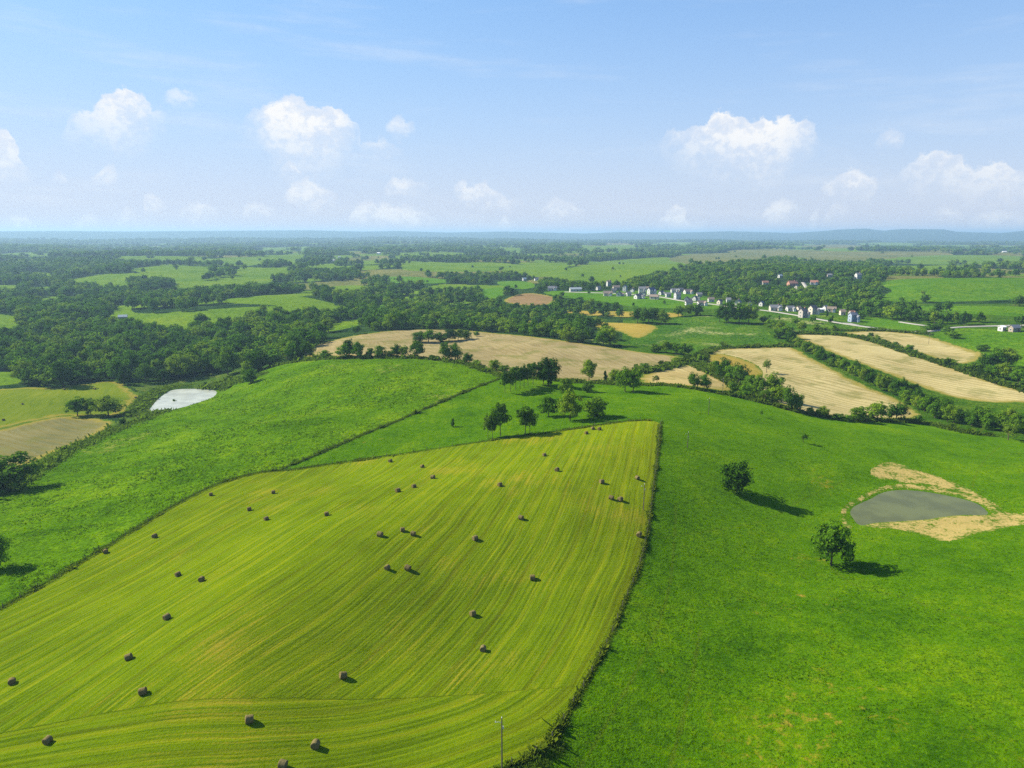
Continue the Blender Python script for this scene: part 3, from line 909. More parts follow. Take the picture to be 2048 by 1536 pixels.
def stubble_build(c1, c2, c3, ang, period=4.0, grn=0.0, rowamt=0.35):
    def build(T, pos):
        x, y, z = T.sep(pos)
        w = T.math('MULTIPLY', T.math('SUBTRACT', T.noise(pos, 1 / 70.0, 2, 0.5), 0.5), 26.0)
        u = T.math('ADD', T.math('ADD', T.math('MULTIPLY', x, math.cos(ang)), T.math('MULTIPLY', y, math.sin(ang))), w)
        v = T.math('SUBTRACT', T.math('MULTIPLY', y, math.cos(ang)), T.math('MULTIPLY', x, math.sin(ang)))
        rowp = T.math('MULTIPLY_ADD', T.math('SINE', T.math('MULTIPLY', u, 2 * math.pi / period)), 0.5, 0.5)
        rowp = T.math('POWER', rowp, 3.0)
        st = T.noise(T.xyz(T.math('MULTIPLY', u, 0.55), T.math('MULTIPLY', v, 0.03)), 1.0, 4, 0.6, dims='2D')
        fn = T.noise(pos, 0.8, 3, 0.65)
        big = T.noise(pos, 1 / 40.0, 4, 0.6)
        t = T.math('ADD', T.math('MULTIPLY', st, 0.6), T.math('ADD', T.math('MULTIPLY', fn, 0.35), T.math('MULTIPLY', big, 0.8)))
        col = T.mix(T.sstep(t, 0.62, 0.95), c1, c2)
        col = T.mix(T.sstep(t, 0.90, 1.18), col, c3)
        col = T.mix(T.math('MULTIPLY', rowp, rowamt), col, (0.13, 0.105, 0.022))
        if grn:
            col = T.mix(T.math('MULTIPLY', T.sstep(T.noise(pos, 1 / 18.0, 3, 0.6), 0.5, 0.66), grn), col, (0.10, 0.11, 0.02))
        ed = T.node('ShaderNodeAttribute', attribute_name='edge').outputs['Fac']
        en = T.math('ADD', ed, T.math('MULTIPLY', T.math('SUBTRACT', T.noise(pos, 0.13, 4, 0.7), 0.5), 11.0))
        col = T.mix(T.math('MULTIPLY', T.sstep(en, 7.0, 3.0), 0.8), col, (0.20, 0.165, 0.028))
        col = T.mix(T.math('MULTIPLY', T.sstep(en, 2.6, 0.4), 0.9), col, (0.050, 0.098, 0.006))
        h = T.math('ADD', fn, T.math('MULTIPLY', st, 0.6))
        return col, h, 0.25, 0.7
    return build


def forest_floor(T, pos):
    """Ground between the trees; far off, where trees are too small to tell, it carries the mosaic of woods and clearings."""
    x, y, z = T.sep(pos)
    d = T.math('SQRT', T.math('ADD', T.math('MULTIPLY', x, x), T.math('MULTIPLY', y, y)))
    p2 = T.xyz(T.math('MULTIPLY', x, 0.6), y)
    a = T.noise(p2, 1 / 420.0, 5, 0.62)
    fine = T.noise(pos, 1 / 26.0, 4, 0.7)
    wood = T.mix(T.sstep(fine, 0.35, 0.65), (0.006, 0.020, 0.006), (0.026, 0.055, 0.010))
    open_ = T.mix(T.noise(p2, 1 / 900.0, 2, 0.5), (0.05, 0.10, 0.018), (0.12, 0.12, 0.035))
    f = T.math('MULTIPLY', T.sstep(a, 0.53, 0.58), T.math('SUBTRACT', 1.0, T.sstep(d, 6800, 7800)))
    f = T.math('MULTIPLY', f, T.sstep(d, 3800, 5200))
    col = T.mix(f, wood, open_)
    return col, fine, 6.0, 0.8


def bank_build(T, pos):
    n = T.math('ADD', T.math('MULTIPLY', T.noise(pos, 0.16, 4, 0.65), 0.55), T.math('MULTIPLY', T.noise(pos, 1.1, 3, 0.7), 0.5))
    col = T.mix(T.noise(pos, 0.5, 4, 0.7), (0.23, 0.170, 0.050), (0.37, 0.285, 0.105))
    ed = T.node('ShaderNodeAttribute', attribute_name='edge').outputs['Fac']
    n = T.math('ADD', n, T.math('MULTIPLY', T.sstep(ed, 2.6, 0.0), 0.08))
    col = T.mix(T.sstep(n, 0.50, 0.64), col, (0.045, 0.100, 0.002))
    return col, T.noise(pos, 1.5, 3, 0.7), 0.2, 0.8


MATS = {
    'pasture': ground_mat('pasture grass', grassy((0.018, 0.060, 0.0006), (0.044, 0.105, 0.0006), (0.088, 0.150, 0.001), (0.20, 0.135, 0.020), (0.66, 0.76), clump=0.62, big=24, speck=0.62, strength=1.0, dist=0.4, worn=True), sheen=(0.12, (0.35, 0.75, 0.02))),
    'meadow': ground_mat('meadow grass', grassy((0.026, 0.076, 0.0008), (0.056, 0.125, 0.001), (0.105, 0.175, 0.003), (0.17, 0.17, 0.035), (0.64, 0.80), clump=0.34, big=34, strength=1.0, dist=0.8), sheen=(0.06, (0.5, 0.75, 0.02))),
    'hay': ground_mat('mown hay stubble', hay_build, sheen=(0.22, (0.75, 0.78, 0.02))),
    'scrub': ground_mat('scrub grass', grassy((0.02, 0.05, 0.006), (0.045, 0.09, 0.01), (0.10, 0.12, 0.02), (0.16, 0.11, 0.03), (0.58, 0.72), clump=0.25, big=18, strength=1.0, dist=0.8)),
    'valehay': ground_mat('valley hay stubble', stubble_build((0.065, 0.105, 0.006), (0.105, 0.140, 0.008), (0.15, 0.17, 0.012), 0.25, 4.0, 0.0, 0.05)),
    'darkstubble': ground_mat('grey stubble', stubble_build((0.10, 0.10, 0.04), (0.15, 0.135, 0.055), (0.19, 0.165, 0.075), 0.95, 5.0, 0.35, 0.45)),
    'brown': ground_mat('brown stubble', stubble_build((0.16, 0.125, 0.055), (0.24, 0.19, 0.090), (0.31, 0.25, 0.120), 0.35, 4.5, 0.6, 0.25)),
    'tan': ground_mat('tan stubble', stubble_build((0.25, 0.185, 0.070), (0.33, 0.255, 0.105), (0.40, 0.32, 0.14), 0.3, 4.5, 0.5, 0.25)),
    'straw': ground_mat('straw stubble', stubble_build((0.27, 0.215, 0.090), (0.36, 0.295, 0.135), (0.46, 0.385, 0.185), 0.72, 5.2, 0.5, 0.46)),
    'gold': ground_mat('golden hay', stubble_build((0.19, 0.135, 0.022), (0.26, 0.19, 0.035), (0.31, 0.235, 0.05), 0.4, 5.0, 0.5, 0.25)),
    'plough': ground_mat('ploughed earth', stubble_build((0.13, 0.085, 0.038), (0.18, 0.115, 0.055), (0.22, 0.15, 0.07), 0.4, 5.0, 0.2, 0.1)),
    'lightmeadow': ground_mat('flowering meadow grass', grassy((0.022, 0.072, 0.005), (0.05, 0.115, 0.006), (0.11, 0.165, 0.012), (0.24, 0.24, 0.09), (0.60, 0.72), clump=0.16, big=40, strength=1.0, dist=1.2)),
    'lawn': ground_mat('mown lawn', grassy((0.045, 0.125, 0.005), (0.065, 0.150, 0.006), (0.095, 0.175, 0.008), None, clump=0.2, big=60, strength=0.4)),
    'lush': ground_mat('lush grass', grassy((0.040, 0.110, 0.003), (0.066, 0.145, 0.003), (0.100, 0.172, 0.005), None, clump=0.14, big=50, strength=0.9, dist=1.0)),
    'palegreen': ground_mat('pale pasture', grassy((0.062, 0.125, 0.005), (0.092, 0.160, 0.006), (0.125, 0.180, 0.008), None, clump=0.1, big=90, strength=0.5, dist=1.0)),
    'fartan': ground_mat('dry farmland', grassy((0.085, 0.105, 0.022), (0.12, 0.125, 0.032), (0.17, 0.155, 0.045), None, clump=0.05, big=160, strength=0.5, dist=1.5)),
    'banks': ground_mat('hedge bank grass', grassy((0.018, 0.056, 0.003), (0.040, 0.094, 0.004), (0.080, 0.130, 0.008), (0.15, 0.12, 0.03), (0.64, 0.78), clump=0.25, big=18, strength=1.0, dist=0.8)),
    'bank': ground_mat('bare bank', bank_build),
    'floor': ground_mat('woodland floor', forest_floor),
}

# ------------------------------------------------------------------ terrain objects
VID = np.arange(NR * NC).reshape(NR, NC)
QUADS = np.stack([VID[:-1], VID[:-1][:, nxt], VID[1:][:, nxt], VID[1:]], -1)
VALL = np.stack([GX, GY, GZ], -1).reshape(-1, 3)


def sheet(name, mask, mat):
    q = QUADS[mask]
    used, inv = np.unique(q, return_inverse=True)
    me = mesh_np(name, VALL[used], inv.reshape(-1, 4)[:, ::-1], (mat,), True)
    return link(name, me), used


hole = np.zeros(CLS.shape, bool)
g_o, _ = sheet('ground', CLS == -1, MATS['floor'])
tag(g_o, 'dark wooded countryside reaching to the hazy horizon', 'ground', kind='structure')
for nm, cid, mk, lb in (('distant_pastures', -2, 'palegreen', 'patchwork of light green pastures in the hazy distance'), ('distant_farmland', -3, 'fartan', 'patchwork of dry tan farmland in the hazy distance'), ('hedge_banks', -4, 'banks', 'rough grassy banks under the hedgerows between the straw fields')):
    o, _ = sheet(nm, CLS == cid, MATS[mk])
    tag(o, lb, 'farmland', kind='structure')
for i, f in enumerate(FIELDS):
    if not (CLS == i).any():
        print('EMPTY FIELD', f['label'])
        continue
    o, used = sheet(f['name'], CLS == i, MATS[f['mat']])
    tag(o, f['label'], f['cat'], kind='structure')
    f['obj'] = o
    if i >= 3:
        P = VALL[used]
        ed = seg_dist(P[:, 0], P[:, 1], f['poly'])
        at = o.data.attributes.new('edge', 'FLOAT', 'POINT')
        at.data.foreach_set('value', ed.astype(np.float32))
    if i == 0:
        # where the pasture is grazed thin and dry, and the cattle tracks across it (metres, on the ground)
        P = VALL[used]
        dry = np.zeros(len(P))
        for qx, qy, rx_, ry_, amt in ((1560, 1480, 17, 16, 1.0), (1400, 1500, 9, 10, 0.6), (1600, 1380, 12, 14, 0.8), (1480, 1300, 9, 12, 0.55), (1640, 960, 9, 14, 0.9), (1610, 1120, 4, 5, 1.3), (1640, 1120, 2.5, 3, 1.6), (1770, 1085, 10, 6, 0.5),
                                      (1990, 1480, 9, 9, 0.6), (1540, 1230, 6, 9, 0.5), (1605, 1192, 1.2, 1.2, 1.6), (1345, 1480, 5, 14, 0.7), (1660, 1300, 9, 9, 0.4), (1720, 1000, 6, 7, 0.7), (1395, 870, 4, 7, 0.5), (1870, 855, 10, 4, 0.8), (1080, 768, 10, 8, 0.6)):
            gx_, gy_ = gpt(qx, qy)
            dry = np.maximum(dry, amt * np.exp(-((P[:, 0] - gx_) / rx_) ** 2 - ((P[:, 1] - gy_) / ry_) ** 2))
        trk = np.full(len(P), 99.0)
        for tp_ in ([(1352, 1010), (1350, 1060), (1346, 1110), (1342, 1160), (1325, 1230), (1290, 1310), (1240, 1400), (1200, 1470), (1160, 1536)], [(1690, 960), (1640, 985), (1600, 1000), (1540, 1040), (1440, 1060), (1330, 1075)],
                    [(2000, 890), (1985, 905), (1965, 925), (1950, 950), (1945, 975)], [(1660, 1135), (1720, 1180), (1800, 1190), (1900, 1230), (2060, 1260)], [(1400, 1260), (1390, 1330), (1370, 1420), (1340, 1536)]):
            trk = np.minimum(trk, seg_dist(P[:, 0], P[:, 1], world_poly(tp_, 2, False), False))
        for nm, arr in (('dry', dry), ('track', trk)):
            at = o.data.attributes.new(nm, 'FLOAT', 'POINT')
            at.data.foreach_set('value', arr.astype(np.float32))
    if f['mat'] == 'hay':
        # rows follow the right-hand edge of the field; the last passes go round along the lower edge
        P = VALL[used]
        rp = world_poly(HAY_RIGHT[:18], 2, False)
        ext = rp[0] + (rp[0] - rp[6]) / np.linalg.norm(rp[0] - rp[6]) * 80
        ext2 = rp[-1] + (rp[-1] - rp[-8]) / np.linalg.norm(rp[-1] - rp[-8]) * 120
        line = np.concatenate([[ext], rp, [ext2]])
        bl = world_poly(HAY_RIGHT[9:], 2, False)
        dr = seg_dist(P[:, 0], P[:, 1], line, False)
        db = seg_dist(P[:, 0], P[:, 1], bl, False)
        bw = world_poly(HAY_RIGHT[20:], 1, False)
        bw = np.concatenate([[bw[0] + (bw[0] - bw[2]) / np.linalg.norm(bw[0] - bw[2]) * 90], bw])
        bot = seg_dist(P[:, 0], P[:, 1], bw, False)
        hh_ = np.clip(0.5 + 0.5 * (bot - dr) / 24.0, 0, 1)
        sm_ = bot * (1 - hh_) + dr * hh_ - 24.0 * hh_ * (1 - hh_)
        head = bot < 19.0
        u = np.where(head, sm_, dr)
        v = np.where(head, P[:, 0] * 0.8 - P[:, 1] * 0.5, P[:, 1] + P[:, 0] * 0.3)
        me = o.data
        uvl = me.uv_layers.new(name='rows')
        li = np.empty(len(me.loops), np.int32)
        me.loops.foreach_get('vertex_index', li)
        uvl.data.foreach_set('uv', np.stack([u[li], v[li]], 1).astype(np.float32).ravel())

# ------------------------------------------------------------------ water
def water_mat(name, col, rough, bump, spec=0.5):
    m = bpy.data.materials.new(name)
    m.use_nodes = True
    T = NT(m.node_tree)
    b = T.n['Principled BSDF']
    pos = T.node('ShaderNodeNewGeometry').outputs['Position']
    n = T.noise(pos, 0.12, 3, 0.6)
    T.put(b.inputs['Base Color'], T.mix(T.sstep(n, 0.35, 0.65), col, tuple(c * 1.35 for c in col)))
    b.inputs['Roughness'].default_value = rough
    b.inputs['Specular IOR Level'].default_value = spec
    bp = T.node('ShaderNodeBump')
    bp.inputs['Strength'].default_value = bump
    bp.inputs['Distance'].default_value = 0.05
    T.put(bp.inputs['Height'], T.noise(pos, 2.2, 3, 0.6))
    T.l.new(bp.outputs[0], b.inputs['Normal'])
    return m


def pond(name, poly, lvl, mat, label):
    n = len(poly)
    c = poly.mean(0)
    v = np.concatenate([[[c[0], c[1], lvl - 0.10]], np.column_stack([poly, np.full(n, lvl - 0.10)])])
    f = np.array([[0, i + 1, (i + 1) % n + 1] for i in range(n)])
    o = link(name, mesh_np(name, v, f, (mat,)))
    if o.data.polygons[0].normal.z < 0:
        o.data.flip_normals()
    tag(o, label, 'pond', kind='structure')
    return o


pond('cattle_pond', PONDS[0][0], PONDS[0][1], water_mat('muddy pond water', (0.074, 0.080, 0.024), 0.22, 0.35, 0.09), 'grey-green muddy cattle pond with bare banks in the right pasture')
pond('pale_pond', PONDS[1][0], PONDS[1][1], water_mat('whitish pond water', (0.27, 0.28, 0.235), 0.35, 0.05), 'pale whitish pond in the valley below the rough meadow')  # whitish base colour, paler in broad noise patches


# ------------------------------------------------------------------ tree building
def leaf_mat(name, c1, c2, c3, trans=0.30):
    m = bpy.data.materials.new(name)
    m.use_nodes = True
    T = NT(m.node_tree)
    T.n.remove(T.n['Principled BSDF'])
    out = T.n['Material Output']
    pos = T.node('ShaderNodeNewGeometry').outputs['Position']
    oi = T.node('ShaderNodeObjectInfo')
    rnd = oi.outputs['Random']
    cl = T.noise(pos, 0.55, 2, 0.5)
    col = T.mix(T.sstep(cl, 0.35, 0.68), c1, c2)
    col = T.mix(T.math('MULTIPLY', T.sstep(rnd, 0.40, 0.95), 0.95), col, c3)
    col = T.mix(T.math('MULTIPLY', T.sstep(rnd, 0.34, 0.05), 0.8), col, tuple(c * 0.7 for c in c1))
    dif = T.node('ShaderNodeBsdfDiffuse')
    T.put(dif.inputs[0], col)
    tr = T.node('ShaderNodeBsdfTranslucent')
    T.put(tr.inputs[0], T.mix(1.0, col, (1.25, 1.35, 0.7), 'MULTIPLY'))
    mx = T.node('ShaderNodeMixShader')
    mx.inputs[0].default_value = trans
    T.l.new(dif.outputs[0], mx.inputs[1])
    T.l.new(tr.outputs[0], mx.inputs[2])
    T.l.new(mx.outputs[0], out.inputs[0])
    return m


def plain_mat(name, col, rough=0.8, var=0.25, scale=1.5, spec=0.3):
    m = bpy.data.materials.new(name)
    m.use_nodes = True
    T = NT(m.node_tree)
    b = T.n['Principled BSDF']
    co = T.node('ShaderNodeTexCoord').outputs['Object']
    n = T.noise(co, scale, 4, 0.65)
    T.put(b.inputs['Base Color'], T.mix(n, tuple(c * (1 - var) for c in col), tuple(min(1, c * (1 + var)) for c in col)))
    b.inputs['Roughness'].default_value = rough
    b.inputs['Specular IOR Level'].default_value = spec
    return m


LEAF = leaf_mat('broadleaf foliage', (0.044, 0.115, 0.006), (0.100, 0.200, 0.009), (0.140, 0.210, 0.012), 0.26)
LEAF_DARK = leaf_mat('dark foliage', (0.030, 0.084, 0.006), (0.066, 0.146, 0.009), (0.082, 0.155, 0.011), 0.22)
LEAF_OPEN = leaf_mat('open foliage', (0.040, 0.098, 0.007), (0.084, 0.162, 0.011), (0.105, 0.168, 0.014), 0.26)
LEAF_LUSH = leaf_mat('light green foliage', (0.060, 0.150, 0.006), (0.122, 0.230, 0.008), (0.155, 0.235, 0.011), 0.28)  # lighter leaf green given to some whole trees
BARK = plain_mat('bark', (0.085, 0.065, 0.045), 0.95, 0.4, 6.0, 0.1)


def tube(path, radii, k=6):
    V, F = [], []
    path = np.asarray(path, float)
    for i, (p, r) in enumerate(zip(path, radii)):
        t = path[min(i + 1, len(path) - 1)] - path[max(i - 1, 0)]
        t = t / (np.linalg.norm(t) + 1e-9)
        a = np.cross(t, [0.31, 0.94, 0.11])
        a /= np.linalg.norm(a) + 1e-9
        b = np.cross(t, a)
        for j in range(k):
            an = 2 * math.pi * j / k
            V.append(p + r * (math.cos(an) * a + math.sin(an) * b))
    for i in range(len(path) - 1):
        for j in range(k):
            F.append((i * k + j, i * k + (j + 1) % k, (i + 1) * k + (j + 1) % k, (i + 1) * k + j))
    return np.array(V), np.array(F)


def join(parts):
    vs_, fs, off = [], [], 0
    for v, f in parts:
        vs_.append(v)
        fs.append(f + off)
        off += len(v)
    return np.concatenate(vs_), np.concatenate(fs)


def leaves(r, centre, nrm, size, flat=0.30):
    """One bent quad per leaf spray."""
    n = len(centre)
    rv = r.normal(size=(n, 3))
    nn = nrm / (np.linalg.norm(nrm, axis=1, keepdims=True) + 1e-9) + flat * rv
    nn /= np.linalg.norm(nn, axis=1, keepdims=True) + 1e-9
    a = np.cross(nn, r.normal(size=(n, 3)))
    a /= np.linalg.norm(a, axis=1, keepdims=True) + 1e-9
    b = np.cross(nn, a)
    s = size * r.uniform(0.6, 1.35, (n, 1))
    asp = r.uniform(0.55, 1.0, (n, 1))
    A, B = a * s, b * s * asp
    v = np.stack([centre - A, centre - B * 0.8 + nn * s * 0.15, centre + A, centre + B * 0.8 + nn * s * 0.15], 1).reshape(-1, 3)
    f = np.arange(4 * n).reshape(-1, 4)
    return v, f


def make_crown(seed, kind, dens=1.0, leaf=1.0):
    """Unit tree: height 1, crown about 1 wide; returns trunk tubes and leaf sprays."""
    r = np.random.default_rng(seed)
    spec = dict(round=(0.53, 0.46, 0.50, 50, 0.16, 62, 0.032), tall=(0.53, 0.48, 0.50, 50, 0.15, 60, 0.032), open=(0.60, 0.40, 0.50, 36, 0.13, 60, 0.030),
                bush=(0.47, 0.50, 0.50, 44, 0.17, 60, 0.036), sparse=(0.60, 0.38, 0.48, 30, 0.13, 42, 0.028), cone=(0.52, 0.48, 0.40, 44, 0.13, 60, 0.030))[kind]
    cz, rz, rx, nc, rc, per, sz = spec
    per = int(per * dens)
    sz = sz * leaf
    C, N = [], []
    lob = r.normal(size=(5, 3))
    lob /= np.linalg.norm(lob, axis=1, keepdims=True)
    centres = []
    for i in range(nc):
        u = r.normal(size=3)
        u /= np.linalg.norm(u)
        if kind not in ('bush', 'cone') and u[2] < -0.8:
            u[2] *= -0.6
        amp = 1 + 0.16 * (lob @ u).max() - 0.10 + r.normal() * 0.07
        rad = r.uniform(0.55, 0.9) if i % 3 else r.uniform(0.2, 0.55)
        zz = cz + u[2] * rz * rad * amp
        wid = rx * rad * amp
        if kind == 'tall':
            wid *= 1.0 - 0.45 * max(0.0, (zz - 0.5)) / 0.5
        if kind == 'cone':
            wid *= 1.25 - 0.95 * zz
        if kind == 'open':
            wid *= 0.7 + 0.5 * r.random()
        c = np.array([u[0] * wid, u[1] * wid, zz])
        centres.append(c)
        k = int(per * r.uniform(0.6, 1.4))
        o = r.normal(size=(k, 3))
        o /= np.linalg.norm(o, axis=1, keepdims=True) + 1e-9
        rr = rc * r.uniform(0.7, 1.25) * r.uniform(0.35, 1.0, (k, 1)) ** 0.5
        C.append(c + o * rr * np.array([1.0, 1.0, 0.72]))
        nn = o * 1.0 + u * 0.45 + np.array([0, 0, 0.22])
        N.append(nn)
    C, N = np.concatenate(C), np.concatenate(N)
    lo = 0.03 if kind in ('bush', 'cone') else 0.06
    keep = (C[:, 2] > lo) & (C[:, 2] < 1.03)
    lv = leaves(r, C[keep], N[keep], sz)
    # trunk and limbs
    tp = []
    lean = r.normal(size=2) * 0.02
    tr = 0.022 if kind != 'open' else 0.016
    top = 0.8 if kind in ('open', 'tall', 'cone') else 0.55
    path = [(lean[0] * t, lean[1] * t, -0.03 + (top + 0.03) * t) for t in np.linspace(0, 1, 6)]
    tp.append(tube(path, np.linspace(tr * 1.25, tr * 0.35, 6)))
    for i in range(9 if kind != 'bush' else 5):
        c = centres[r.integers(len(centres))]
        h0 = r.uniform(0.22, 0.5) if kind != 'bush' else 0.05
        s = np.array([0, 0, h0])
        mid = s * 0.5 + c * 0.5 + np.array([0, 0, -0.03])
        tp.append(tube([s, mid, c], [tr * 0.55, tr * 0.38, tr * 0.12], 5))
    return join(tp), lv


PROTO = {}
for kind, seeds, mats in (('round', (1, 2, 3, 4), (LEAF, LEAF, LEAF_LUSH, LEAF_DARK)), ('tall', (11, 12, 13), (LEAF, LEAF_DARK, LEAF)), ('open', (21, 22, 23), (LEAF_OPEN,) * 3),
                          ('bush', (31, 32, 33), (LEAF, LEAF_DARK, LEAF_LUSH)), ('sparse', (41, 42), (LEAF_OPEN, LEAF_OPEN)), ('cone', (51,), (LEAF_DARK,))):
    PROTO[kind] = []
    for s, lm in zip(seeds, mats):
        tk, lv = make_crown(s, kind, 1.15)
        PROTO[kind].append((mesh_np('trunk_' + kind, *tk, (BARK,), True), mesh_np('crown_' + kind, *lv, (lm,))))
LITE = []
for kind, s, lm in (('round', 61, LEAF), ('round', 62, LEAF_DARK), ('round', 63, LEAF), ('tall', 64, LEAF), ('round', 65, LEAF_LUSH), ('bush', 66, LEAF_DARK)):
    tk, lv = make_crown(s, kind, 0.24, 2.0)
    v, f = join([tk, lv])
    me = mesh_np('far_tree', v, f, (BARK, lm), False, np.concatenate([np.zeros(len(tk[1])), np.ones(len(lv[1]))]))
    LITE.append(bpy.data.objects.new('far_tree_shape', me))

TREES = []       # dictionaries; things are made further down
_pick = {}


def add_tree(x, y, h, w, kind, label, group=None, name='broadleaf_tree', rot=None, cat='tree'):
    TREES.append(dict(x=x, y=y, h=h, w=w, kind=kind, label=label, group=group, name=name, rot=rot, cat=cat))


def top_z(x, y, px, pytop):
    dv = ray(px, pytop)
    return ZC + dv[2] / dv[1] * y


def px_tree(px, py, hp, wp, kind, label, group=None, name='broadleaf_tree', cat='tree'):
    x, y = gpt(px, py)
    z = float(zmesh(x, y))
    h = top_z(x, y, px, py - hp) - z
    _, _, dep = project(x, y, z)
    add_tree(x, y, h * 1.04, wp * dep / FPX * 1.08, kind, label, group, name, None, cat)


_u = 'first second third fourth fifth sixth seventh eighth ninth tenth eleventh twelfth thirteenth fourteenth fifteenth sixteenth seventeenth eighteenth nineteenth'.split()
ORD = _u + ['twentieth'] + ['twenty-' + a for a in _u[:9]] + ['thirtieth'] + ['thirty-' + a for a in _u[:9]] + ['fortieth'] + ['forty-' + a for a in _u[:9]] + ['fiftieth'] + ['fifty-' + a for a in _u[:9]] + ['sixtieth'] + ['sixty-' + a for a in _u[:9]]

for t in (
        (976, 877, 48, 26, 'open', 'leftmost slim bare-stemmed tree on the upper edge of the hay field'),
        (985, 877, 52, 24, 'open', 'slim bare-stemmed tree second from the left on the hay field edge'),
        (1001, 872, 70, 46, 'open', 'tallest of the airy trees on the upper edge of the hay field'),
        (1050, 869, 58, 40, 'open', 'airy leaning tree right of the tallest one on the hay field edge'),
        (1060, 867, 50, 34, 'open', 'rightmost airy tree on the upper edge of the hay field'),
        (1097, 833, 40, 38, 'round', 'round-headed tree with a visible trunk behind the hay field'),
        (1140, 842, 62, 46, 'round', 'tall full tree in the middle of the three behind the hay field'),
        (1190, 834, 42, 52, 'bush', 'broad dark low-branched tree rightmost of three behind the hay field'),
        (906, 854, 18, 12, 'cone', 'lone small sapling on the pasture behind the hay field'),
        (1087, 768, 44, 36, 'round', 'dark tree in the grove close left of its largest tree'),
        (1097, 772, 56, 50, 'round', 'largest tree of the grove behind the diagonal fence'),
        (1132, 792, 36, 28, 'round', 'small full tree on the shaded bank right of the grove'),
        (1176, 784, 26, 22, 'bush', 'short bushy tree on the bank between the grove and the pasture'),
        (1178, 760, 44, 34, 'tall', 'tall narrow-topped tree against the brown stubble field'),
        (1210, 763, 22, 14, 'cone', 'small pointed tree at the brown stubble edge'),
        (1229, 766, 28, 26, 'bush', 'bushy tree close behind the pair at the top of the pasture'),
        (1250, 783, 48, 38, 'round', 'left half of the large double tree at the top of the pasture'),
        (1266, 784, 46, 36, 'round', 'right half of the large double tree at the top of the pasture'),
        (1313, 767, 18, 18, 'sparse', 'thin straggly bush on the hedge line right of the double tree'),
        (1386, 778, 32, 28, 'round', 'left tree of the rounded pair before the small tan stubble field'),
        (1408, 779, 30, 28, 'round', 'right tree of the rounded pair before the small tan stubble field'),
        (1533, 745, 28, 22, 'sparse', 'lone open-crowned tree standing in the pale straw field'),
        (1607, 885, 20, 18, 'sparse', 'lone little tree on the open pasture left of the pond'),
        (1523, 833, 14, 7, 'sparse', 'tiny broken tree with a pale stem on the pasture'),
        (1472, 984, 64, 66, 'bush', 'lone broad dark tree casting a long shadow on the pasture'),
        (1662, 1130, 84, 78, 'round', 'lone irregular dark tree standing beside the muddy pond'),
        (2016, 880, 36, 38, 'sparse', 'leaning thin tree at the right edge below the hedgerow'),
        (8, 982, 78, 118, 'bush', 'big dark tree cut off by the left edge below the grey stubble'),
        (-8, 1138, 74, 54, 'bush', 'dark tree cut off by the left edge above the hay field'),
        (155, 831, 37, 38, 'round', 'left tree of the clump of three in the valley field'),
        (182, 830, 33, 30, 'round', 'middle tree of the clump of three in the valley field'),
        (217, 831, 38, 54, 'round', 'broad right tree of the clump of three in the valley field'),
        (248, 769, 36, 34, 'cone', 'dark pointed tree at the front corner of the left wood'),
        (456, 750, 58, 48, 'round', 'tall dark tree standing alone behind the pale pond'),
        (501, 766, 30, 30, 'bush', 'low bushy tree on the meadow slope above the pale pond'),
        (498, 748, 26, 30, 'round', 'small tree behind the bushy one on the meadow slope'),
        (1297, 648, 33, 36, 'round', 'broad dark tree on the right of the golden mown patch'),
        (1322, 648, 28, 34, 'round', 'rounded tree right of the broad dark one by the golden patch'),
        (1275, 646, 30, 30, 'round', 'rounded tree left of the broad dark one by the golden patch'),
        (1439, 644, 34, 24, 'round', 'leftmost small tree of the dark oak clump below the houses'),
        (1456, 646, 42, 36, 'round', 'big left oak of the dark clump below the houses'),
        (1478, 647, 40, 34, 'round', 'big middle oak of the dark clump below the houses'),
        (1497, 647, 40, 34, 'round', 'big right oak of the dark clump below the houses'),
        (1528, 646, 16, 20, 'bush', 'round bush just right of the dark oak clump'),
        (1603, 662, 20, 20, 'round', 'left of two small trees on the grass below the dark-gabled house'),
        (1631, 662, 15, 15, 'bush', 'right of two small trees on the grass below the dark-gabled house'),
        (1558, 640, 10, 7, 'cone', 'tiny dark conifer on the verge left of the dark-gabled house'),
        (1653, 634, 14, 10, 'cone', 'dark conifer beside the road below the brown-roofed house'),
        (1664, 643, 13, 9, 'cone', 'second dark conifer nearer the road below the brown-roofed house'),
        (1740, 678, 13, 16, 'round', 'roundest small tree at the upper end of the hedge between straw fields'),
        (1753, 681, 12, 14, 'bush', 'second small tree in the hedge between the upper straw fields'),
        (1769, 686, 9, 14, 'bush', 'third small bush in the hedge between the upper straw fields'),
        (1790, 693, 10, 14, 'bush', 'fourth small bush in the hedge between the upper straw fields'),
        (1818, 706, 17, 20, 'round', 'full little tree in the hedge between the upper straw fields'),
        (1831, 709, 11, 12, 'bush', 'small bush right of the full little tree between straw fields'),
        (1965, 702, 15, 24, 'bush', 'round bush in the lush green field at right'),
        (1906, 676, 15, 22, 'bush', 'bush beside the bend of the village road'),
        (1895, 668, 16, 24, 'round', 'small round tree at the bend of the village road'),
        (1860, 660, 14, 26, 'bush', 'left of the bushes in the bend of the village road'),
        (1876, 659, 13, 22, 'bush', 'right of the bushes in the bend of the village road'),
        (1847, 668, 6, 9, 'bush', 'dark purple rounded shrub at the top of the upper straw field'),
        (1290, 739, 14, 22, 'bush', 'bush at the lower right corner of the brown stubble field'),
        (1322, 729, 10, 11, 'bush', 'small bush on the boundary of the two stubble fields'),
        (1353, 724, 10, 28, 'bush', 'wide low bush at the tip of the brown stubble field'),
        (246, 849, 14, 16, 'bush', 'dark bush at the tip of the grey stubble patch'),
        (349, 806, 9, 8, 'bush', 'tiny bush on the near bank of the pale pond')):
    px_tree(*t)


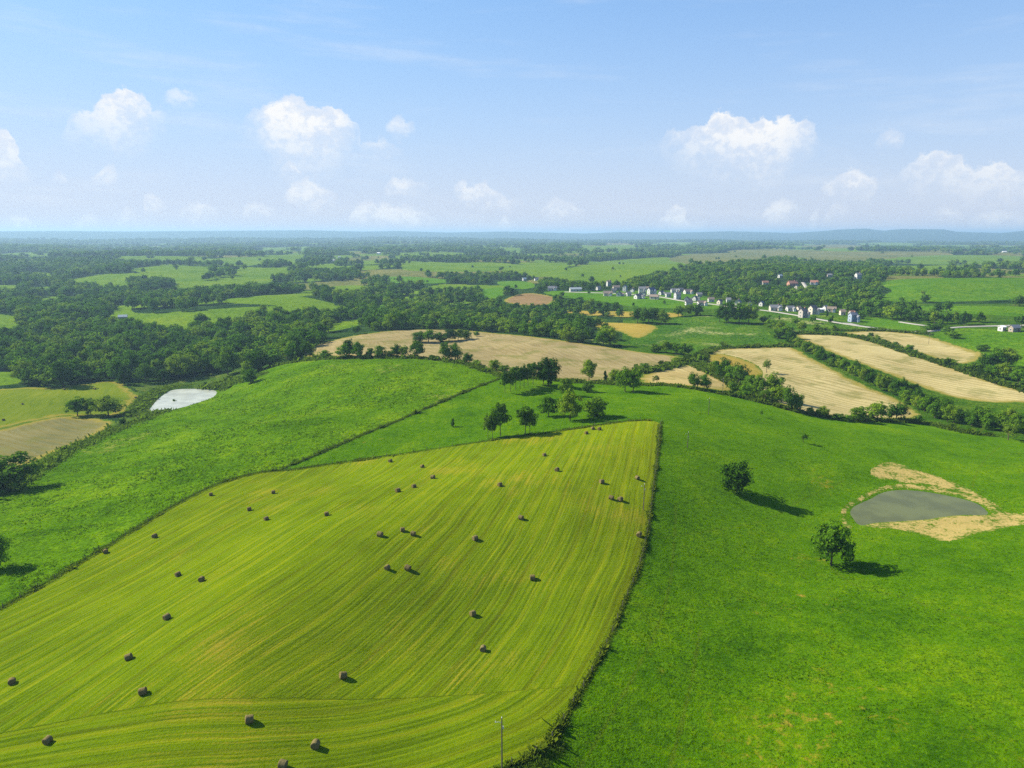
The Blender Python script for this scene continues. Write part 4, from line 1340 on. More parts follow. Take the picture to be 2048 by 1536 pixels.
def row_of_trees(items, phrase, group):
    items = sorted(items, key=lambda t: t[0])
    for i, t in enumerate(items):
        px_tree(*t, '%s tree from the left %s' % (ORD[i], phrase), group)


row_of_trees([(1010, 786, 46, 20, 'open'), (1021, 783, 46, 22, 'open'), (1031, 780, 48, 24, 'open'), (1040, 777, 46, 22, 'open'), (1048, 775, 46, 24, 'open'), (1056, 772, 46, 24, 'open'), (1066, 768, 46, 30, 'open')],
             'in the row of thin trunks in the shaded grove', 'thin-trunked trees of the grove')
row_of_trees([(586, 722, 38, 26, 'tall'), (612, 718, 37, 28, 'tall'), (650, 717, 17, 28, 'bush'), (690, 717, 31, 36, 'round'), (717, 717, 36, 28, 'tall'), (740, 716, 20, 20, 'round'), (760, 716, 25, 24, 'round'), (778, 715, 14, 16, 'bush'),
              (793, 715, 27, 22, 'round'), (808, 715, 25, 20, 'round'), (834, 716, 37, 34, 'tall'), (866, 719, 10, 22, 'bush'), (891, 722, 38, 28, 'round'), (910, 723, 36, 28, 'round'), (935, 727, 22, 22, 'round'), (952, 731, 12, 18, 'bush'),
              (990, 740, 22, 24, 'bush'), (1008, 744, 16, 22, 'bush'), (1030, 752, 18, 22, 'bush')],
             'in the hedgerow along the crest of the green hill', 'hedgerow trees on the hill crest')
row_of_trees([(838, 684, 22, 32, 'bush'), (857, 684, 25, 36, 'round'), (880, 683, 20, 30, 'bush'), (898, 682, 23, 32, 'round'), (916, 680, 22, 32, 'round'), (932, 678, 18, 22, 'bush'), (953, 673, 11, 12, 'round')],
             'in the copse standing in the brown stubble field', 'copse in the brown stubble field')
row_of_trees([(1310, 704, 18, 26, 'bush'), (1332, 706, 26, 28, 'round'), (1352, 708, 22, 26, 'round'), (1370, 711, 24, 30, 'round'), (1390, 716, 16, 24, 'bush'), (1404, 722, 12, 20, 'bush')],
             'in the copse between the brown field and the flowering meadow', 'copse right of the brown stubble field')
row_of_trees([(1430, 748, 28, 30, 'bush'), (1447, 758, 42, 38, 'round'), (1478, 772, 44, 40, 'round'), (1463, 764, 34, 34, 'round'), (1466, 782, 20, 20, 'bush'), (1492, 792, 24, 26, 'bush'), (1500, 784, 34, 34, 'round'), (1518, 794, 44, 36, 'tall'), (1530, 806, 30, 34, 'sparse'),
              (1545, 796, 50, 42, 'round'), (1553, 810, 40, 40, 'round'), (1576, 820, 46, 34, 'round'), (1594, 823, 36, 28, 'round'), (1620, 829, 16, 17, 'bush'), (1646, 834, 22, 24, 'round'), (1676, 840, 15, 24, 'bush'), (1695, 841, 12, 20, 'bush'),
              (1716, 842, 30, 38, 'bush'), (1753, 842, 40, 40, 'round'), (1792, 842, 36, 42, 'round'), (1836, 843, 16, 16, 'bush')],
             'in the hedgerow where the pasture meets the straw field', 'hedgerow trees between pasture and straw field')
row_of_trees([(1540, 655, 16, 22, 'bush'), (1552, 660, 20, 26, 'round'), (1560, 666, 24, 28, 'round'), (1572, 676, 26, 30, 'round'), (1580, 684, 22, 26, 'bush'), (1556, 676, 20, 26, 'bush')],
             'in the short hedge climbing to the roadside grass', 'short hedge below the roadside grass')
row_of_trees([(1952, 742, 20, 30, 'bush'), (1974, 738, 30, 32, 'round'), (1992, 736, 40, 38, 'round'), (2014, 736, 42, 40, 'tall'), (1985, 756, 26, 36, 'bush'), (2006, 758, 32, 36, 'round'), (2036, 768, 36, 38, 'round'), (1930, 738, 12, 26, 'bush'), (1902, 728, 9, 24, 'bush')],
             'in the clump at the end of the upper straw field', 'tree clump at the right edge')
# the thick diagonal hedgerow
hr = chaikin([(1586, 686), (1612, 702), (1650, 724), (1690, 744), (1740, 768), (1790, 790), (1830, 812), (1870, 838), (1930, 850), (2000, 862), (2070, 870)], 2, False)
hw = np.array([gpt(x, y) for x, y in hr])
seg = np.concatenate([[0], np.cumsum(np.hypot(*np.diff(hw, axis=0).T))])
s_ = 0.0
hr_rng = np.random.default_rng(5)
hr_n = [0, 0]
while s_ < seg[-1]:
    x, y = np.interp(s_, seg, hw[:, 0]), np.interp(s_, seg, hw[:, 1])
    fr = s_ / seg[-1]
    for k in (0, 1) if fr > 0.08 else (0,):
        ox, oy = hr_rng.normal(size=2) * 1.3
        h = hr_rng.uniform(6.0, 9.5) * (0.75 + 0.35 * fr)
        add_tree(x + ox + k * (2.5 + 2.0 * fr), y + oy + k * (3.5 + 3.0 * fr), h, h * hr_rng.uniform(0.75, 1.05), hr_rng.choice(['round', 'bush', 'round', 'tall']),
                 '%s tree from the far end in the %s row of the thick diagonal hedgerow' % (ORD[hr_n[k]], ('near', 'back')[k]), 'trees of the thick diagonal hedgerow')
        hr_n[k] += 1
    s_ += hr_rng.uniform(5.0, 8.0)
print('explicit trees', len(TREES))

# ------------------------------------------------------------------ village houses (px, base py, width px, depth ratio, storeys, wall, roof, turn, extras, label)
HOUSES = [
    (1106, 582, 24, 0.55, 1, 'white', 'grey', 0.25, 'gc', 'long white farmhouse left of the village lawns'),
    (1153, 583, 30, 0.22, 1, 'white', 'pale', 0.05, '', 'long low white shed right of the white farmhouse'),
    (1216, 573, 13, 0.8, 2, 'white', 'brown', 0.5, 'c', 'white house highest up at the back of the village'),
    (1234, 580, 20, 0.6, 1, 'beige', 'brown', -0.2, '', 'brown-roofed house half hidden behind the village trees'),
    (1214, 591, 22, 0.6, 1, 'beige', 'brown', 0.15, 'g', 'brown-roofed house at the left end of the village street'),
    (1239, 592, 16, 0.9, 1, 'white', 'brown', 0.9, 'g', 'white gabled house left of centre in the village'),
    (1255, 593, 14, 0.7, 1, 'white', 'grey', 0.2, '', 'small white house between two gabled ones in the village'),
    (1265, 585, 11, 0.9, 1, 'white', 'brown', 1.2, 'c', 'narrow white gabled house in the second row of the village'),
    (1282, 586, 19, 0.6, 2, 'white', 'grey', 0.1, 'g', 'two-storey white house in the second row of the village'),
    (1275, 597, 24, 0.6, 1, 'white', 'dark', 0.3, 'g', 'white house with a dark roof at the edge of the lawn'),
    (1302, 589, 22, 0.6, 2, 'white', 'navy', 0.6, 'g', 'white house with a dark blue gable facing right'),
    (1310, 599, 24, 0.5, 1, 'beige', 'brown', -0.15, '', 'low brown-roofed house in front of the blue-gabled one'),
    (1351, 585, 21, 0.55, 1, 'white', 'grey', 0.1, 'g', 'white house at the right end of the back row'),
    (1376, 588, 22, 0.6, 1, 'white', 'brown', 0.5, 'g', 'white house with a tan roof below the wood edge'),
    (1355, 599, 18, 0.8, 2, 'grey', 'grey', 0.5, 'c', 'grey two-storey house on the right of the village lawn'),
    (1374, 602, 14, 0.9, 1, 'white', 'dark', 1.1, 'g', 'left of two white gabled houses side by side'),
    (1388, 602, 16, 0.9, 1, 'white', 'dark', 0.9, 'g', 'right of two white gabled houses side by side'),
    (1376, 610, 20, 0.6, 1, 'white', 'dark', 0.2, '', 'dark-roofed house in front of the two gabled ones'),
    (1405, 611, 28, 0.4, 1, 'white', 'brown', 0.05, 'g', 'long low house at the front right of the village'),
    (1474, 609, 20, 0.8, 1, 'beige', 'grey', 0.7, 'c', 'grey-roofed house peeping over the dark oak clump'),
    (1502, 613, 13, 0.9, 1, 'white', 'dark', 1.0, '', 'small white gable right of the oak clump'),
    (1551, 620, 30, 0.5, 1, 'beige', 'grey', -0.25, 'gc', 'long grey-roofed house at the start of the roadside row'),
    (1581, 623, 22, 0.65, 1, 'white', 'grey', 0.4, 'g', 'white house behind the dark-gabled one on the road'),
    (1606, 634, 24, 0.9, 2, 'stone', 'dark', 0.75, 'cg', 'big house with steep dark gables beside the road'),
    (1627, 629, 22, 0.8, 2, 'beige', 'dark', 0.55, 'g', 'beige gabled house right of the steep dark-gabled one'),
    (1642, 626, 14, 0.6, 1, 'white', 'white', 0.1, '', 'small white flat-looking house behind the road'),
    (1664, 625, 27, 0.5, 1, 'beige', 'brown', -0.15, 'g', 'wide brown-roofed house at the wood edge'),
    (1704, 644, 26, 0.65, 2, 'blue', 'slate', 0.3, 'gc', 'blue-grey two-storey house standing alone by the road'),
    (1704, 631, 14, 0.6, 1, 'white', 'tile', 0.2, '', 'small red-roofed house behind the lone blue-grey one'),
    (1583, 571, 24, 0.6, 1, 'brick', 'tile', 0.2, 'c', 'brick house in the clearing of the large wood'),
    (1594, 578, 14, 0.8, 1, 'beige', 'grey', 0.8, '', 'small grey-roofed house below the brick one in the wood'),
    (1629, 568, 20, 0.6, 1, 'white', 'tile', -0.3, 'g', 'red-roofed house right of the drive in the wood'),
    (1718, 558, 17, 0.8, 2, 'white', 'grey', 0.4, 'c', 'white two-storey house at the right end of the large wood'),
    (1660, 553, 14, 0.6, 1, 'beige', 'grey', 0.2, '', 'small house roof among the trees at the top of the wood'),
    (1528, 569, 14, 0.6, 1, 'beige', 'tile', 0.1, '', 'small house alone in the left part of the large wood'),
    (1558, 555, 12, 0.6, 1, 'white', 'pale', 0.3, '', 'tiny white house deep in the large wood'),
    (2028, 664, 28, 0.45, 1, 'wood', 'slate', -0.05, '', 'long grey-roofed barn at the right edge'),
    (2001, 661, 12, 0.5, 1, 'white', 'white', 0.1, '', 'small white trailer left of the grey-roofed barn'),
    (1047, 561, 11, 0.7, 1, 'white', 'pale', 0.5, '', 'tiny white house behind the trees left of the village'),
    (1072, 561, 12, 0.5, 1, 'white', 'grey', 0.0, '', 'tiny low white building behind the white farmhouse'),
    (244, 640, 20, 0.35, 1, 'wood', 'pale', 0.03, '', 'long low shed on the light green field at left'),
    (757, 510, 9, 0.8, 2, 'white', 'white', 0.1, '', 'lone bright white building far off in the haze'),
    (664, 522, 10, 0.6, 1, 'white', 'white', 0.4, '', 'far white farm building left of the lone bright one'),
    (678, 516, 8, 0.6, 1, 'white', 'pale', 0.0, '', 'second far white farm building in the haze'),
    (2010, 506, 10, 0.6, 1, 'white', 'white', 0.2, '', 'far white building in the haze at the right edge'),
] + [(px, py, w, 0.62, st, wl, rf, tn, ex, lb) for px, py, w, st, wl, rf, tn, ex, lb in (
    (1195, 581, 12, 1, 'white', 'grey', 0.3, '', 'small grey-roofed house left of the brown-roofed village houses'), (1226, 585, 12, 1, 'grey', 'dark', 0.1, '', 'small dark-roofed house behind the left village street end'),
    (1249, 583, 11, 2, 'white', 'grey', 0.8, '', 'narrow two-storey house behind the white gabled one'), (1294, 581, 12, 1, 'beige', 'brown', 0.2, '', 'small brown-roofed house at the back right of the village'),
    (1322, 590, 13, 1, 'white', 'dark', 0.5, 'g', 'white house right of the blue-gabled one'), (1338, 594, 13, 1, 'white', 'grey', 0.1, '', 'small white house left of the grey two-storey house'),
    (1364, 583, 11, 1, 'grey', 'dark', 0.4, '', 'small grey house between the two back row white houses'), (1398, 594, 13, 1, 'beige', 'grey', 0.2, '', 'beige house above the two side by side gables'),
    (1423, 604, 14, 1, 'white', 'brown', 0.3, '', 'white house behind the long low front house'), (1441, 608, 12, 1, 'beige', 'dark', 0.6, '', 'beige house between the village and the oak clump'),
    (1457, 604, 11, 1, 'white', 'grey', 0.2, '', 'small white house left of the one over the oak clump'), (1521, 613, 12, 1, 'white', 'grey', 0.4, '', 'small white house right of the white gable by the oaks'),
    (1597, 622, 12, 1, 'beige', 'brown', 0.1, '', 'small brown-roofed house behind the steep dark gables'), (1652, 622, 11, 1, 'white', 'grey', 0.5, '', 'small white house left of the wide brown-roofed one'),
    (1684, 629, 12, 1, 'beige', 'brown', 0.3, '', 'small beige house between the brown-roofed and blue-grey houses'), (1288, 592, 12, 1, 'white', 'brown', 0.9, '', 'small white gable left of the blue-gabled house'))]
_hv = random.Random(4)
HOUSES = [(h[0] + _hv.uniform(-2.5, 2.5), h[1] + _hv.uniform(-1.2, 1.0), h[2] * _hv.uniform(0.85, 1.08)) + tuple(h[3:7]) + (h[7] + _hv.uniform(-0.35, 0.35),) + tuple(h[8:]) for h in HOUSES]
HP = []
for h in HOUSES:
    x, y = gpt(h[0], h[1])
    HP.append((x, y))
HP = np.array(HP)
ROADS = []
for pts, wd, nm, lb in (
        ([(1130, 584), (1200, 586), (1260, 588), (1330, 594), (1362, 603), (1420, 607), (1480, 617), (1524, 620), (1565, 626), (1612, 634), (1650, 641), (1682, 647), (1726, 653), (1775, 660), (1823, 665), (1858, 664), (1882, 659), (1905, 656), (1925, 654), (1990, 652), (2100, 650)], 4.6,
         'village_road', 'pale road winding past the village houses to the right'),
        ([(1682, 647), (1700, 647), (1715, 651)], 5.0, 'driveway', 'pale driveway of the lone blue-grey house'),
        ([(1560, 581), (1590, 579), (1618, 582), (1612, 573), (1606, 565)], 6.0, 'wood_drive', 'pale drive between houses in the large wood'),
        ([(1800, 644), (1830, 649), (1858, 652)], 4.0, 'lane', 'thin lane along the trees above the village road')):
    p = chaikin(pts, 2, False)
    w = np.array([gpt(a, b) for a, b in p])
    # even out small jumps where the land rolls
    for _ in range(3):
        w[1:-1] = (w[:-2] + 2 * w[1:-1] + w[2:]) / 4
    ROADS.append((w, wd, nm, lb))

# ------------------------------------------------------------------ woods: scatter
wr = np.random.default_rng(77)


def annulus(d0, d1, sp):
    pts = []
    half = math.radians(38.5)
    n = int((half * 2) * 0.5 * (d1 * d1 - d0 * d0) / (sp * sp))
    dd = np.sqrt(wr.uniform(d0 * d0, d1 * d1, n))
    aa = wr.uniform(-half, half, n)
    return np.column_stack([dd * np.sin(aa), dd * np.cos(aa)])


def thin(p, sp):
    """Drop points that stand too close to an earlier one (hash grid)."""
    seen, keep = {}, []
    for i, (x, y) in enumerate(p):
        c = (int(x // sp), int(y // sp))
        ok = True
        for a in (-1, 0, 1):
            for b in (-1, 0, 1):
                for j in seen.get((c[0] + a, c[1] + b), ()):
                    if (p[j, 0] - x) ** 2 + (p[j, 1] - y) ** 2 < sp * sp:
                        ok = False
                        break
                if not ok:
                    break
            if not ok:
                break
        if ok:
            seen.setdefault(c, []).append(i)
            keep.append(i)
    return p[keep]


WOOD = []
for d0, d1, sp, mn, hmul in ((330, 900, 5.6, 8.0, 1.0), (900, 1600, 6.5, 8.8, 1.0), (1600, 3000, 10.5, 11.5, 1.15), (3000, 5200, 21.0, 17.0, 1.5), (5200, 8500, 42.0, 32.0, 1.6)):
    p = thin(annulus(d0, d1, sp), mn)
    cl = cls_at(p[:, 0], p[:, 1])
    z = zmesh(p[:, 0], p[:, 1])
    px, py, dep = project(p[:, 0], p[:, 1], z)
    d = np.hypot(p[:, 0], p[:, 1])
    ft, fe = far_type(p[:, 0], p[:, 1])
    ok = (((cl == -1) | (cl == -4)) & (ft == 0)) | ((cl < 0) & (d > 1000) & (fe < (5 if hmul < 1.1 else 8 if hmul < 1.4 else 18)) & (wr.random(len(p)) < 0.9) & (vnoise(p[:, 0] / 70, p[:, 1] / 70, 71) > 0.42))
    n1_ = vnoise(p[:, 0] / 260 + 40, p[:, 1] / 420, 31) * 0.65 + vnoise(p[:, 0] / 90, p[:, 1] / 130, 32) * 0.35
    thr = np.where(d < 1300, 0.0, 0.22)
    thr = np.where((px > 980) & (px < 1760) & (py > 560) & (py < 650) & (d < 1500), 0.36, thr)
    thr = np.where((px > 1280) & (py < 606) & (py > 535), 0.0, thr)
    thr = np.where((px > 1380) & (py > 640) & (d < 900), 0.9, thr)          # hedges there are planted one by one
    thr = np.where((px > 1240) & (py > 690), 0.95, thr)
    thr = np.where((py > 776), 1.0, thr)
    thr = np.where((px > 1600) & (py > 630) & (py < 655), 0.30, thr)
    ok &= n1_ > thr
    # a few trees on the far fields as well
    stray = ((cl > 2) | (cl == -2) | (cl == -3)) & (d > 850) & (wr.random(len(p)) < 0.004) & (py < 608)
    vill = np.isin(cl, [i for i, f in enumerate(FIELDS) if f['name'] in ('village_lawn', 'roadside_grass')])
    stray |= vill & (wr.random(len(p)) < 0.24)
    ok |= stray
    for (hx, hy), h in zip(HP, HOUSES):
        ok &= ~((np.abs(px - h[0]) < h[2] * 0.75) & (py > h[1] - 2) & (py < h[1] + (15 if h[1] > 550 else 6)))
        ok &= np.hypot(p[:, 0] - hx, p[:, 1] - hy) > 13
    for w, wd, _, _ in ROADS:
        ok &= seg_dist(p[:, 0], p[:, 1], w, False) > 7
    for poly, _ in PONDS:
        ok &= ~inside(p[:, 0], p[:, 1], poly)
    # keep the open views: no tree whose crown would stand in front of a field seen from here
    hpx = 12.0 * hmul / dep * FPX
    for f in FIELDS[3:]:
        ok &= ~(inside(px, py - 0.55 * hpx, f['px']) & ~inside(px, py, f['px']))
    p, z, px, py, dep, d = p[ok], z[ok], px[ok], py[ok], dep[ok], d[ok]
    hh = (7.5 + 9.0 * wr.random(len(p)) ** 0.9) * hmul * np.where(px < 620, 1.08, 0.92)
    hh *= np.where((px > 900) & (d < 1300), 0.85, 1.0) * np.where(stray[ok], 0.6, 1.0)
    ww = hh * wr.uniform(0.85, 1.2, len(p)) * (1.0 if hmul < 1.4 else 1.5)
    WOOD.append(np.column_stack([p, z, hh, ww, px, py, dep, d]))
WOOD = np.concatenate(WOOD)

# the trees that show largest become things of their own, the rest is one mass
CAP = 318
room = max(0, CAP - len(TREES))
size = WOOD[:, 3] / WOOD[:, 7]
vis = (WOOD[:, 5] > -10) & (WOOD[:, 5] < 2058)
# hidden behind a hill crest or behind a nearer tree?
for i in np.argsort(-size)[:1500]:
    if not vis[i]:
        continue
    x, y, z, h = WOOD[i, :4]
    t = np.linspace(0.3, 0.97, 60)
    if (zmesh(x * t, y * t) > ZC + (z + h * 0.6 - ZC) * t).any():
        vis[i] = False
order = [i for i in np.argsort(-size) if vis[i]]
chosen, cover = [], {}
for i in order:
    if len(chosen) >= room:
        break
    hp = WOOD[i, 3] / WOOD[i, 7] * FPX
    c = int(WOOD[i, 5] // 6)
    top = WOOD[i, 6] - hp
    best = min(cover.get(c + k, 9e9) for k in (-1, 0, 1))
    if top > best - hp * 0.25 and WOOD[i, 6] > best:
        continue                     # mostly behind trees already chosen
    for k in (-1, 0, 1):
        cover[c + k] = min(cover.get(c + k, 9e9), top)
    chosen.append(i)
sel = np.zeros(len(WOOD), bool)
sel[chosen] = True
# name them by where they stand, counted from the left
ZONES = {}
for i in chosen:
    x, y, z, h, w, px, py, dep, d = WOOD[i]
    if px < 60:
        zn = 'at the left end of the wood'
    elif px < 250:
        zn = ('in the wood front above the valley field' if py > 735 else 'deeper in the wood above the valley field')
    elif px < 450:
        zn = ('in the wood front above the pale pond' if py > 728 else 'deeper in the wood above the pale pond')
    elif px < 620:
        zn = 'in the wood corner left of the hilltop hedgerow'
    elif px < 1260:
        zn = 'in the tree belt behind the brown stubble field'
    else:
        zn = 'in the woodland round the village'
    ZONES.setdefault(zn, []).append(i)
for zn, ids in ZONES.items():
    for k, i in enumerate(sorted(ids, key=lambda q: WOOD[q, 5])):
        x, y, z, h, w, px, py, dep, d = WOOD[i]
        add_tree(x, y, h, w, random.choice(['round', 'round', 'tall', 'bush']), '%s tree from the left %s' % (ORD[k], zn), 'trees ' + zn)

for i, t in enumerate(TREES):
    key = t['kind']
    k = _pick.get(key, 0)
    _pick[key] = k + 1
    tm, cm = PROTO[key][k % len(PROTO[key])]
    z = float(zmesh(t['x'], t['y'])) - 0.15
    nm = t['name'] if key not in ('bush', 'cone') else ('leafy_bush' if t['h'] < 3.2 else 'broadleaf_tree')
    e = empty(nm, (t['x'], t['y'], z), t['rot'] if t['rot'] is not None else random.uniform(0, 6.28))
    e.scale = (t['w'], t['w'], t['h'])
    tag(e, t['label'], 'bush' if nm == 'leafy_bush' else t['cat'], t['group'])
    link('trunk', tm, e)
    link('crown', cm, e)

# ------------------------------------------------------------------ woodland mass (instances on points)
rest = WOOD[~sel]
pm = bpy.data.meshes.new('woodland')
pm.vertices.add(len(rest))
pm.vertices.foreach_set('co', np.column_stack([rest[:, 0], rest[:, 1], rest[:, 2] - 0.2]).astype(np.float32).ravel())
at = pm.attributes.new('scl', 'FLOAT_VECTOR', 'POINT')
at.data.foreach_set('vector', np.column_stack([rest[:, 4], rest[:, 4], rest[:, 3]]).astype(np.float32).ravel())
at = pm.attributes.new('rot', 'FLOAT', 'POINT')
at.data.foreach_set('value', wr.uniform(0, 6.28, len(rest)).astype(np.float32))
at = pm.attributes.new('idx', 'INT', 'POINT')
at.data.foreach_set('value', wr.integers(0, len(LITE), len(rest)).astype(np.int32))
wood_o = link('woodland', pm)
tag(wood_o, 'dense dark green woodland and scattered trees stretching to the horizon', 'woodland', kind='stuff')
ng = bpy.data.node_groups.new('scatter trees', 'GeometryNodeTree')
ng.interface.new_socket('Geometry', in_out='INPUT', socket_type='NodeSocketGeometry')
ng.interface.new_socket('Geometry', in_out='OUTPUT', socket_type='NodeSocketGeometry')
gi, go = ng.nodes.new('NodeGroupInput'), ng.nodes.new('NodeGroupOutput')
iop = ng.nodes.new('GeometryNodeInstanceOnPoints')
jg = ng.nodes.new('GeometryNodeJoinGeometry')
for ob in LITE:
    oi = ng.nodes.new('GeometryNodeObjectInfo')
    oi.inputs['Object'].default_value = ob
    oi.inputs['As Instance'].default_value = True
    ng.links.new(oi.outputs['Geometry'], jg.inputs[0])


def gattr(name, typ):
    n = ng.nodes.new('GeometryNodeInputNamedAttribute')
    n.data_type = typ
    n.inputs['Name'].default_value = name
    return [s for s in n.outputs if s.enabled and s.name == 'Attribute'][0]


cx = ng.nodes.new('ShaderNodeCombineXYZ')
ng.links.new(gattr('rot', 'FLOAT'), cx.inputs[2])
e2r = ng.nodes.new('FunctionNodeEulerToRotation')
ng.links.new(cx.outputs[0], e2r.inputs[0])
ng.links.new(gi.outputs[0], iop.inputs['Points'])
ng.links.new(jg.outputs[0], iop.inputs['Instance'])
iop.inputs['Pick Instance'].default_value = True
ng.links.new(gattr('idx', 'INT'), iop.inputs['Instance Index'])
ng.links.new(e2r.outputs[0], iop.inputs['Rotation'])
ng.links.new(gattr('scl', 'FLOAT_VECTOR'), iop.inputs['Scale'])
ng.links.new(iop.outputs[0], go.inputs[0])
md = wood_o.modifiers.new('scatter', 'NODES')
md.node_group = ng
print('woodland', len(rest), 'trees', len(TREES))

# ------------------------------------------------------------------ houses
def box(x0, x1, y0, y1, z0, z1):
    v = np.array([(x, y, z) for z in (z0, z1) for x, y in ((x0, y0), (x1, y0), (x1, y1), (x0, y1))], float)
    f = np.array([(3, 2, 1, 0), (4, 5, 6, 7), (0, 1, 5, 4), (1, 2, 6, 5), (2, 3, 7, 6), (3, 0, 4, 7)])
    return v, f


WALL = {'white': plain_mat('white siding', (0.45, 0.45, 0.43), 0.6, 0.12), 'beige': plain_mat('beige siding', (0.48, 0.43, 0.35), 0.7, 0.08), 'grey': plain_mat('grey siding', (0.36, 0.37, 0.38), 0.7, 0.08),
        'stone': plain_mat('stone wall', (0.33, 0.30, 0.28), 0.85, 0.2), 'blue': plain_mat('blue-grey siding', (0.22, 0.27, 0.36), 0.7, 0.08), 'brick': plain_mat('brick wall', (0.34, 0.17, 0.12), 0.85, 0.2),
        'wood': plain_mat('weathered boards', (0.24, 0.20, 0.16), 0.9, 0.25)}
ROOF = {'grey': plain_mat('grey shingles', (0.17, 0.17, 0.18), 0.9, 0.2), 'brown': plain_mat('brown shingles', (0.20, 0.155, 0.125), 0.9, 0.2), 'dark': plain_mat('dark shingles', (0.085, 0.085, 0.10), 0.9, 0.2),
        'navy': plain_mat('dark blue roof', (0.05, 0.065, 0.13), 0.8, 0.15), 'pale': plain_mat('pale metal roof', (0.50, 0.50, 0.48), 0.5, 0.08), 'white': plain_mat('white metal roof', (0.70, 0.70, 0.70), 0.5, 0.05),
        'slate': plain_mat('slate roof', (0.15, 0.16, 0.19), 0.8, 0.15), 'tile': plain_mat('red-brown tiles', (0.28, 0.13, 0.09), 0.85, 0.2)}
GLASS = plain_mat('window glass', (0.03, 0.04, 0.055), 0.12, 0.1, 1.0, 0.6)
TRIM = plain_mat('white trim', (0.74, 0.74, 0.72), 0.5, 0.04)
DOORM = plain_mat('dark door', (0.12, 0.07, 0.05), 0.6, 0.1)
GARM = plain_mat('garage door', (0.62, 0.62, 0.60), 0.5, 0.05)
CHIM = plain_mat('chimney brick', (0.26, 0.15, 0.11), 0.9, 0.2)


def gable_wall(w, d, h, rise, along='x'):
    """Box with two gables; ridge runs along x."""
    v = [(-w / 2, -d / 2, -1.5), (w / 2, -d / 2, -1.5), (w / 2, d / 2, -1.5), (-w / 2, d / 2, -1.5), (-w / 2, -d / 2, h), (w / 2, -d / 2, h), (w / 2, d / 2, h), (-w / 2, d / 2, h), (-w / 2, 0, h + rise), (w / 2, 0, h + rise)]
    f = [(0, 1, 5), (0, 5, 4), (2, 3, 7), (2, 7, 6), (1, 2, 6), (1, 6, 5), (5, 6, 9), (3, 0, 4), (3, 4, 7), (7, 4, 8), (0, 3, 2), (0, 2, 1)]
    return np.array(v, float), np.array(f)


def gable_roof(w, d, h, rise, over=0.45, th=0.22):
    s = rise / (d / 2)
    v, f = [], []
    for sg in (-1, 1):
        b = len(v)
        for x in (-w / 2 - over, w / 2 + over):
            for yy, zz in ((0.0, h + rise + 0.03), (sg * (d / 2 + over), h - s * over + 0.03)):
                v.append((x, yy, zz))
                v.append((x, yy, zz + th))
        q = [(0, 2, 6, 4), (1, 5, 7, 3), (0, 1, 3, 2), (4, 6, 7, 5), (2, 3, 7, 6), (0, 4, 5, 1)]
        f += [tuple(b + i for i in (r if sg < 0 else r[::-1])) for r in q]
    return np.array(v, float), np.array(f)


def xform(vf, rz=0.0, off=(0, 0, 0)):
    v, f = vf
    c, s = math.cos(rz), math.sin(rz)
    R = np.array([[c, -s, 0], [s, c, 0], [0, 0, 1]])
    return v @ R.T + np.array(off), f


def tri(vf):
    v, f = vf
    f = np.asarray(f)
    if f.shape[1] == 3:
        return v, f
    return v, np.concatenate([f[:, [0, 1, 2]], f[:, [0, 2, 3]]])


def part(name, vf, mat, parent):
    v, f = vf
    return link(name, mesh_np(name, v, f, (mat,)), parent)


